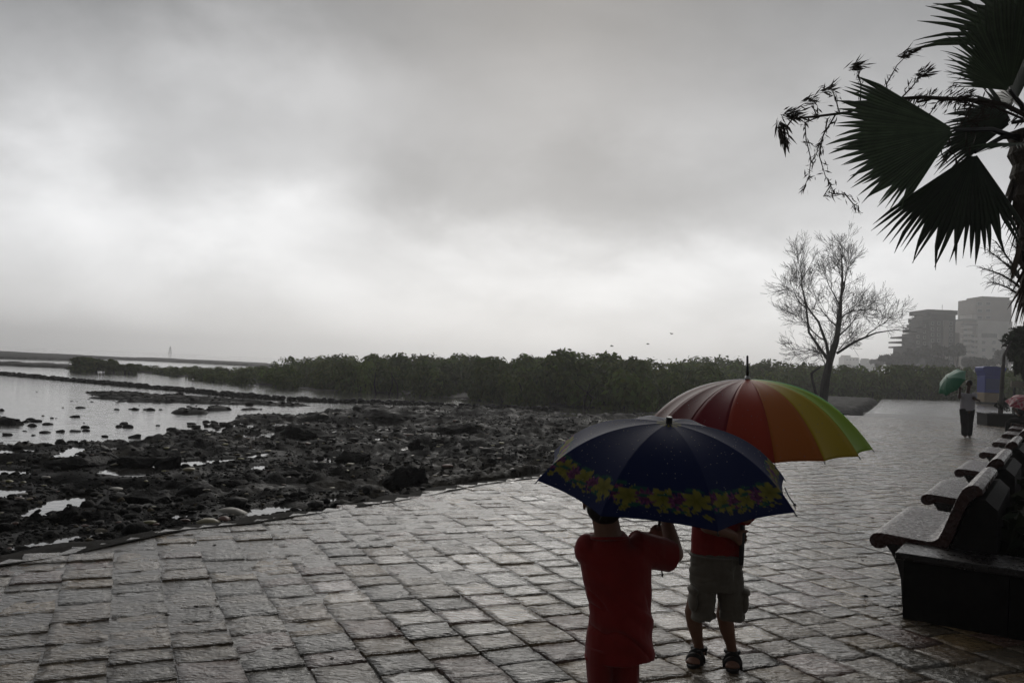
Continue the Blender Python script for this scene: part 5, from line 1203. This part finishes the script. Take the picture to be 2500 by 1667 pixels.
mb.capsule([q1(shR), q1((shR + elR) / 2), q1(elR)], [.042, .037, .032], 12); mb.capsule([q1(elR), q1(elR * .6 + wR * .4), q1(wR)], [.033, .031, .0205], 12)
mb.capsule([q1(shL), q1((shL + elL) / 2), q1(elL)], [.042, .037, .031], 12); mb.capsule([q1(elL), q1(elL * .6 + wL * .4), q1(wL)], [.031, .029, .0195], 12)
grip_hand(mb, q1(hR), sh_dir1, elR - hR, .0085, .88, sgn=-1); grip_hand(mb, q1(hL), sh_dir1, (elL - hL) * (1, 1, .2), .0085, .90, sgn=1)
mb.remesh('body', M['skin'], .0052, boy1, 3)
# hair: close-cropped cap over the back and top of the head
hb = MB(); hcq = q1(hc1)
def ellh(mb, p, rx, ry, rz_, f=f1, r=r1_):
    b = MB().ball((0, 0, 0), 1, 18, 12); mb.add([p + r * v[0] * rx + f * v[1] * ry + np.array([0, 0, v[2] * rz_]) for v in b.V], b.F)
ellh(hb, hcq + b1(0, -.014, .026), .079, .088, .081); ellh(hb, hcq + b1(0, -.045, -.022), .066, .052, .060)
hb.remesh('hair', M['hair'], .005, boy1, 2, lambda c: .002 * (fbm(c[:, 0] * 90, c[:, 1] * 90 + c[:, 2] * 70, 2, 3) - .5))
for s in (-1, 1): MB().ball(hcq + b1(s * .03, .078, .004), .0085, 10, 7).build('eye', plain('eye_white', (.55, .52, .5), rough=.2), boy1, smooth=True)
# shirt traced to its real outline
mb = MB()
rows = [(1322, 1452, 1545, .055), (1334, 1424, 1572, .068), (1356, 1414, 1586, .080), (1400, 1421, 1591, .086), (1460, 1436, 1592, .088), (1500, 1440, 1593, .090), (1545, 1433, 1594, .094), (1585, 1428, 1595, .098), (1606, 1427, 1596, .099)]
P = []; sq = []
for y, xa, xb, dp in rows: c = q1(P1((xa + xb) / 2, y)); P.append(c); sq.append(((xb - xa) / 2 * k1_, dp))
mb.tube(P, 1.0, 24, sq)
def sleeve(mb, a, b, ra, rb): mb.tube([a, a * .5 + b * .5, b], [ra, (ra + rb) / 2 * 1.02, rb], 16)
sR = q1(shR); eR = q1(elR); sleeve(mb, sR + (q1(P1(1500, 1350)) - sR) * .3, sR * .12 + eR * .88 + np.array([0, 0, -.012]), .066, .060)
sL = q1(shL); eL = q1(elL); sleeve(mb, sL + np.array([.03, 0, -.01]), sL * .10 + eL * .90 + np.array([-.02, 0, -.01]), .062, .058)
mb.ball(sL + np.array([-.004, 0, -.018]), (.047, .056, .060)); mb.ball(sR + np.array([0, 0, -.01]), (.055, .056, .056))
mb.tube([q1(aty(1490, 1345, 3.05)), q1(aty(1487, 1322, 3.05)), q1(aty(1485, 1305, 3.045))], 1.0, 24, [(.095, .075), (.078, .070), (.064, .060)])
def folds1(c):
    g = c[:, 0] * .8 + c[:, 2] * 1.0; h = sstep(.78, .55, c[:, 2])
    hem = sstep(.45, .53, c[:, 2]); rd_ = 1 - np.abs(2 * fbm(g * 9 + c[:, 1] * 3, (c[:, 0] - c[:, 2]) * 2.2, 2, 5) - 1); d = -.012 * (1 - np.abs(2 * fbm(g * 13 + c[:, 1] * 3, (c[:, 0] - c[:, 2]) * 2.6, 2, 25) - 1)) ** 5 * (.3 + h) * (.2 + .8 * hem) + .007 * (rd_ ** 2 - .6) * h * hem + .006 * np.sin(g * 52 + 3 * fbm(c[:, 0] * 9, c[:, 2] * 9, 2, 4)) * h * sstep(.2, .6, fbm(c[:, 0] * 6 + 2, c[:, 2] * 5, 2, 9))
    d = d * sstep(.03, -.045, c[:, 1])
    return d + .003 * (fbm(c[:, 0] * 40, c[:, 2] * 30 + c[:, 1] * 30, 2, 12) - .5)
mb.remesh('shirt', M['red'], .005, boy1, 5, folds1)
cn = q1(aty(1486, 1311, 3.048)); MB().tube([cn + np.array([.0655 * math.cos(t), .061 * math.sin(t), .004 * math.cos(t) - .008 * math.sin(t)]) for t in np.linspace(0, 2 * math.pi, 30)], .0065, 8).build('collar', M['red'], boy1, smooth=True)
mb = MB()
for xa, xb, xc, xd in ((1429, 1502, 1434, 1496), (1493, 1563, 1496, 1560)):
    top, low = q1(P1((xa + xb) / 2, 1590)), q1(P1((xc + xd) / 2, 1667)); hw = (xb - xa) / 2 * k1_; hw2 = (xd - xc) / 2 * k1_
    mb.tube([top + (0, 0, .03), top, low, np.array([low[0], low[1], .2]), np.array([low[0], low[1] - .005, .045])], 1.0, 18, [(hw, .085), (hw, .085), (hw2, .068), (hw2 * .95, .060), (hw2 * .92, .058)])
mb.remesh('trousers', M['redtrouser'], .006, boy1, 4, lambda c: .010 * (fbm(c[:, 0] * 34 + c[:, 1] * 20, c[:, 2] * 5, 3, 23) - .5))
for sx in (-1, 1): MB().prism([tuple(np.array([lx1[sx][0] - sx * .062 * 0, lx1[sx][1], 0]) + b1(sx * .004 + .038 * math.cos(t), .045 + .105 * math.sin(t), .002)) for t in np.linspace(0, 6.2, 18)], (0, 0, 0), (0, 0, .010)).build('slipper', M['sandal'], boy1)

# ---- boy facing the camera
Y2 = 4.10; k2_ = Y2 / F
def P2(x, y, dy=0.0): return aty(x, y, Y2 + dy)
x2 = P2(1750, 1450)[0]; o2 = np.array([x2, Y2, 0])
boy2 = empty('person', (x2, Y2, 0)); tag(boy2, 'boy in red T-shirt, khaki cargo shorts and dark sandals facing the camera', 'person')
def q2(p): return np.asarray(p, float) - o2
a2 = R_(186); f2 = np.array([math.sin(a2), math.cos(a2), 0]); r2_ = np.array([math.cos(a2), -math.sin(a2), 0])
def b2(x, y, z): return r2_ * x + f2 * y + np.array([0, 0, z])
hz2 = 1.035; hc2 = np.array([.015, -.01, hz2])
sd2 = unit(C2 - end2); g2a = hand2 + sd2 * .13; g2b = hand2 + sd2 * .0
sh2 = {s: b2(s * .115, 0, .845) for s in (-1, 1)}          # -1: his right, image right is his left
elb2 = {-1: b2(.105, .17, .79) * 0 + np.array([.095, -.12, .835]), 1: np.array([-.10, -.17, .79])}
sh2 = {-1: np.array([.115, 0, .845]), 1: np.array([-.115, 0, .845])}
mb = MB(); head(mb, hc2, f2, r2_, 1.0)
mb.capsule([hc2 + b2(0, -.02, -.05), b2(0, -.01, .885), b2(0, 0, .85)], [.047, .047, .06], 14)
mb.capsule([b2(0, 0, .80), b2(0, 0, .66), b2(0, 0, .55)], [.088, .085, .09], 16, [(1.2, .78)] * 3)
feet = {}
for s, hipx, knee, ank, toe in ((1, 1716, (1709, 1508), (1706, 1592), (1672, 1640)), (-1, 1784, (1787, 1510), (1787, 1600), (1790, 1652))):
    an = onz(ank[0], ank[1] + 18, .0); an = np.array([an[0], an[1], .06]); tf_ = onz(toe[0], toe[1], .02); fd_ = unit(np.array([tf_[0] - an[0], tf_[1] - an[1], 0])); hp = q2(P2(hipx, 1400)); an = q2(an)
    kn = (hp * .45 + an * .55); kn = np.array([q2(P2(knee[0], knee[1]))[0], kn[1] - .012, .30])
    mb.capsule([hp + np.array([.012 * -s * -1, 0, 0]), (hp + kn) / 2, kn], [.050, .045, .038], 12); mb.capsule([kn, kn * .62 + an * .38 + np.array([0, .012, 0]), an * .8 + kn * .2, an], [.041, .040, .027, .026], 12)
    base_ = np.array([an[0], an[1], 0]); sdv = np.array([-fd_[1], fd_[0], 0])
    mb.capsule([base_ - fd_ * .022 + (0, 0, .04), base_ + fd_ * .05 + (0, 0, .042), base_ + fd_ * .105 + (0, 0, .032)], [.029, .028, .023], 12, [(1, 1), (1.1, .9), (1.35, .7)])
    for j in range(5): mb.capsule([base_ + fd_ * .108 + sdv * (j - 2) * .0135 + (0, 0, .028), base_ + fd_ * (.140 - .007 * abs(j - 1.5)) + sdv * (j - 2) * .0145 + (0, 0, .023)], [.0085, .0075 if j else .009], 8)
    feet[s] = (base_, fd_, sdv, an)
for s, c, kk_, sg_ in ((-1, g2a, 0, 1), (1, g2b, 0, -1)):
    c = q2(c); e = elb2[s]; wv2 = c + unit(e - c) * .058
    mb.capsule([sh2[s], (sh2[s] + e) / 2, e], [.043, .037, .032], 12); mb.capsule([e, e * .6 + wv2 * .4, wv2], [.033, .031, .0205], 12)
    grip_hand(mb, c, sd2, e - c, .0125, .95, sgn=sg_)
mb.remesh('body', M['skin'], .0052, boy2, 3)
hb = MB(); ellh(hb, hc2 + b2(0, -.016, .030), .079, .086, .078, f2, r2_); ellh(hb, hc2 + b2(0, -.045, -.015), .064, .050, .05, f2, r2_)
hb.remesh('hair', M['hair'], .005, boy2, 2, lambda c: .002 * (fbm(c[:, 0] * 90, c[:, 1] * 90 + c[:, 2] * 70, 2, 3) - .5))
for s in (-1, 1):
    MB().ball(hc2 + b2(s * .03, .074, .004), .0095, 12, 8).build('eye', plain('eye_white', (.55, .52, .5), rough=.2), boy2, smooth=True)
    MB().ball(hc2 + b2(s * .03, .0815, .004), .0045, 10, 7).build('iris', plain('iris', (.02, .012, .008), rough=.15), boy2, smooth=True)
mb = MB()
rows = [(1352, 1687, 1813, .088), (1330, 1688, 1814, .088), (1290, 1690, 1814, .086), (1240, 1694, 1812, .085), (1200, 1694, 1812, .080)]
P = []; sq = []
for y, xa, xb, dp in rows: P.append(q2(P2((xa + xb) / 2, y))); sq.append(((xb - xa) / 2 * k2_, dp))
P += [b2(0, 0, .855), b2(0, -.005, .885)]; sq += [(.115, .065), (.058, .052)]
mb.tube(P, 1.0, 24, sq)
for s in (-1, 1):
    mb.ball(sh2[s], (.058, .056, .056)); sleeve(mb, sh2[s] * .9 + np.array([0, 0, -.01]) * 1.0 + np.array([0, 0, sh2[s][2] * .1]), sh2[s] * .35 + elb2[s] * .65, .062, .058)
mb.remesh('shirt', M['red'], .005, boy2, 5, lambda c: -.007 * (1 - np.abs(2 * fbm(c[:, 0] * 8 + c[:, 2] * 9, c[:, 2] * 16 - c[:, 0] * 5, 2, 59) - 1)) ** 5 + .009 * (fbm(c[:, 0] * 22 + c[:, 2] * 8, c[:, 2] * 14, 3, 35) - .5))
mb = MB()
mb.tube([q2(P2(1749, 1346)), q2(P2(1748, 1362)), q2(P2(1748, 1410)), q2(P2(1748, 1436))], 1.0, 24, [(62 * k2_, .088), (63 * k2_, .092), (64.5 * k2_, .096), (64 * k2_, .088)])
for pts in (((1717, 32, 1415), (1716, 31, 1440), (1717, 29.5, 1475), (1717, 29, 1500), (1718, 29.5, 1510)), ((1781, 32, 1415), (1783, 32, 1440), (1787, 31.5, 1475), (1788, 31, 1503), (1787, 30, 1512))):
    mb.tube([q2(P2(x, y)) for x, h, y in pts], 1.0, 20, [(h * k2_, .078 - .004 * i) for i, (x, h, y) in enumerate(pts)])
mb.remesh('shorts', M['khaki'], .005, boy2, 4, lambda c: .016 * (fbm(c[:, 0] * 26 + c[:, 1] * 14, c[:, 2] * 9, 3, 47) - .5) - .006 * (1 - np.abs(2 * fbm(c[:, 0] * 9 + c[:, 2] * 5, c[:, 2] * 22 - c[:, 0] * 8, 2, 49) - 1)) ** 5 + .007 * (fbm(c[:, 0] * 12, c[:, 2] * 42, 2, 48) - .5))
for s, x, y in ((1, 1690, 1462), (-1, 1813, 1466)):
    c = q2(P2(x, y)); mb = MB(); mb.ball(c + np.array([0, -.02, 0]), (.022, .052, .055), 12, 9); mb.ball(c + np.array([0, -.02, .052]), (.030, .058, .020), 12, 9)
    mb.remesh('cargo_pocket', M['khaki'], .006, boy2, 2, lambda c: .006 * (fbm(c[:, 0] * 30, c[:, 2] * 30, 2, 6) - .5))
MB().tube([q2(P2(1749, 1355)) + (math.cos(t) * 63.5 * k2_, math.sin(t) * .094, 0) for t in np.linspace(0, 6.283, 28)], .006, 6).build('waistband', M['khaki'], boy2)
for s in (1, -1):
    base_, fd_, sdv, an = feet[s]; sole = []
    for t in np.linspace(0, 2 * math.pi, 22, endpoint=False): sole.append(base_ + fd_ * (.055 + .112 * math.cos(t)) + sdv * (.036 + .008 * math.cos(t)) * math.sin(t))
    sr = MB().prism(sole, (0, 0, .002), (0, 0, .018)).build('sandal', M['sandal'], boy2, bevel=.003)
    def strap(cf, w_, top, width, name='strap'):
        mb = MB(); P = []
        for t in np.linspace(-.25, math.pi + .25, 12): P.append(base_ + fd_ * (cf + .004 * math.sin(t)) + sdv * w_ * math.cos(t) + np.array([0, 0, .014 + top * max(0, math.sin(t)) - (.006 if math.sin(t) < 0 else 0)]))
        mb.tube(P, width, 8, [(1.0, .35)] * 12); o = mb.build(name, M['sandal'], boy2, smooth=True); o.parent = sr; return o
    strap(.098, .037, .040, .014); strap(.062, .036, .052, .016)
    P = [np.array([an[0], an[1], .062]) + fd_ * .034 * math.cos(t) + sdv * .034 * math.sin(t) for t in np.linspace(0, 2 * math.pi, 18)]
    o = MB().tube(P, .011, 8).build('ankle_strap', M['sandal'], sr, smooth=True)
    o = MB().prism([base_ - fd_ * .05 + sdv * .03, base_ - fd_ * .058, base_ - fd_ * .05 - sdv * .03, base_ - fd_ * .04 - sdv * .032, base_ - fd_ * .046, base_ - fd_ * .04 + sdv * .032], (0, 0, .016), (0, 0, .062)).build('heel_counter', M['sandal'], sr)

# ---- walker with the green umbrella
Y3 = 24.5; k3_ = Y3 / F; c3 = aty(2361, 1000, Y3); man = empty('person', (c3[0], Y3, 0)); tag(man, 'walker in pale grey shirt and black trousers with a tilted green umbrella', 'person'); o3 = np.array([c3[0], Y3, 0])
def q3(x, y, dy=0.0): return aty(x, y, Y3 + dy) - o3
a3 = R_(35); f3 = np.array([math.sin(a3), math.cos(a3), 0]); r3 = np.array([math.cos(a3), -math.sin(a3), 0])
hdc = q3(2366, 937); mb = MB(); head(mb, hdc, f3, r3, 1.15)
mb.capsule([hdc + (0, 0, -.07), q3(2363, 958), q3(2362, 968)], [.055, .055, .08], 12)
mb.capsule([q3(2362, 970), q3(2362, 1000)], [.14, .14], 14, [(1.1, .75)] * 2)
shl, shr = q3(2346, 964), q3(2379, 964)
eL3, hL3 = q3(2342, 968, -.1), q3(2345, 946, -.12); eR3, hR3 = q3(2378, 973, -.15), q3(2388, 977, -.1)
hL3 = hL3 + np.array([.0, 0, 0])
mb.capsule([shl, eL3 + (0, 0, -.02), ], [.055, .045], 10); mb.capsule([eL3 + (0, 0, -.02), hL3], [.042, .03], 10); mb.capsule([shr, eR3], [.055, .045], 10); mb.capsule([eR3, hR3], [.042, .03], 10)
for sg_, x in ((0, 2353), (1, 2369)):
    y0 = .06 if sg_ else -.05; mb.capsule([q3(x, 1000), q3(x, 1035) + (0, y0, 0), np.array([q3(x, 1060)[0], y0, .06])], [.09, .065, .045], 10); mb.capsule([np.array([q3(x, 1060)[0], y0 - .03, .045]), np.array([q3(x, 1060)[0], y0, .045]) + f3 * .15], [.042, .035], 10)
ax3 = unit((-.80, -.12, .55)); grip_hand(mb, hL3, ax3, eL3 - hL3, .012, 1.1)
for j in range(5): mb.capsule([hR3, hR3 + unit(hR3 - eR3) * (.09 - .01 * abs(j - 2)) + np.array([0, 0, (j - 2) * .016])], [.016, .009], 6)
mb.remesh('body', M['skind'], .011, man, 2)
mb = MB(); mb.ball(hdc + (0, -.01, .03), (.092, .102, .092)); mb.remesh('hair', M['hair'], .012, man, 2)
mb = MB(); P = [q3(2362, y) for y in (960, 966, 980, 1000, 1002)]; mb.tube(P, 1.0, 18, [(.12, .08), (.20, .11), (17.3 * k3_, .13), (17.6 * k3_, .14), (17.6 * k3_, .14)])
sleeve(mb, shl, shl * .35 + (eL3 + (0, 0, -.02)) * .65 + (-.01, 0, 0), .085, .075); sleeve(mb, shr, shr * .15 + eR3 * .85, .085, .075); mb.ball(shl, .085); mb.ball(shr, .085)
mb.remesh('shirt', M['greyshirt'], .012, man, 3, lambda c: .016 * (fbm(c[:, 0] * 12, c[:, 2] * 7, 3, 5) - .5))
mb = MB()
for sg_, x in ((0, 2352.5), (1, 2369.5)):
    y0 = .06 if sg_ else -.05; mb.tube([q3(x, 998), q3(x, 1030) + (0, y0, 0), np.array([q3(x + (1 if not sg_ else -1.5), 1060)[0], y0, .07])], 1.0, 14, [(10 * k3_, .12), (8.8 * k3_, .10), (7.4 * k3_, .085)])
mb.remesh('trousers', M['blackcloth'], .012, man, 3, lambda c: .016 * (fbm(c[:, 0] * 12, c[:, 2] * 6, 3, 15) - .5))
C3 = q3(2341, 946, -.1) + o3 + ax3 * .26
umbrella('green_umbrella', 'green umbrella with pale ribs tilted into the wind by the walker', C3, ax3, .3, 8, .50, .20, M['greennylon'], o3 + hL3 - ax3 * .10, tip=.05, tip_r=.008, ns=12, ntt=6, power=0, rib_r=.004, mats=[M['greennylon']] * 6 + [plain('pale_green_nylon', (.22, .45, .33), rough=.4, transl=.3)] * 2)

# ---- person sitting under the pink umbrella
bx, by = BP[7]; sp = np.array([bx, by]) + nd_ * .26 + BENCHDIR * .45; seat3 = empty('person', (sp[0], sp[1], 0)); tag(seat3, 'seated person in dark clothes hidden under the pink umbrella', 'person')
fs = -np.array([nd_[0], nd_[1], 0]); rs_ = np.array([fs[1], -fs[0], 0])
def b4(x, y, z): return rs_ * x + fs * y + np.array([0, 0, z])
mb = MB(); head(mb, b4(0, .05, 1.18), fs, rs_, 1.1); mb.capsule([b4(0, .03, 1.1), b4(0, 0, 1.0)], [.055, .06], 10)
for s in (-1, 1):
    mb.capsule([b4(s * .09, 0, .53), b4(s * .11, .36, .52)], [.08, .06], 10); mb.capsule([b4(s * .11, .36, .51), b4(s * .11, .40, .08)], [.055, .04], 10); mb.capsule([b4(s * .11, .38, .05), b4(s * .12, .55, .04)], [.042, .032], 10)
hs4 = b4(.0, .30, .93)
for s in (-1, 1): mb.capsule([b4(s * .17, 0, .93), b4(s * .2, .12, .72)], [.05, .042], 10); mb.capsule([b4(s * .2, .12, .72), hs4 + b4(s * .03, -.03, -.03 * (s + 1))], [.04, .028], 10)
ax4 = unit((-.12, -.38, 1.0)); grip_hand(mb, hs4 + ax4 * .05, ax4, b4(.2, -.2, -.1), .012, 1.1); grip_hand(mb, hs4 - ax4 * .04, ax4, b4(-.2, -.2, -.1), .012, 1.1, sgn=-1)
mb.remesh('body', M['skind'], .011, seat3, 2)
mb = MB(); mb.tube([b4(0, 0, .46), b4(0, 0, .6), b4(0, 0, .85), b4(0, 0, .98), b4(0, .01, 1.02)], 1.0, 16, [(.17, .14), (.16, .13), (.18, .13), (.17, .11), (.07, .07)])
for s in (-1, 1): sleeve(mb, b4(s * .16, 0, .93), b4(s * .2, .12, .74), .075, .065)
mb.remesh('shirt', M['blackcloth'], .012, seat3, 3)
mb = MB()
for s in (-1, 1): mb.tube([b4(s * .09, -.06, .55), b4(s * .11, .33, .54), b4(s * .11, .41, .47), b4(s * .11, .41, .12)], [.105, .08, .078, .065], 12)
mb.remesh('trousers', M['blackcloth'], .012, seat3, 3)
mb = MB(); mb.ball(b4(0, .03, 1.22), (.09, .10, .09)); mb.remesh('hair', M['hair'], .012, seat3, 2)
C4 = aty(2500, 986, by - .2)
def paint_pink(k, s, t):
    an = (k + t) / 8 * 6.283 ; x, y = s * math.cos(an), s * math.sin(an); q = math.sin(9 * x + 5 * math.sin(7 * y + 1)) + math.sin(11 * y + 4 * math.sin(6 * x))
    return np.array((.42, .05, .08)) if q > .1 else np.array((.55, .30, .32))
umbrella('pink_umbrella', 'pink patterned umbrella of the person sitting on the bench at the right margin', C4, ax4, .2, 8, .50, .24, M['pinkprint'], np.array([sp[0], sp[1], 0]) + hs4 - ax4 * .12, tip=.03, tip_r=.01, ns=24, ntt=16, power=0, rib_r=.004, paint=paint_pink, scallop=.06)
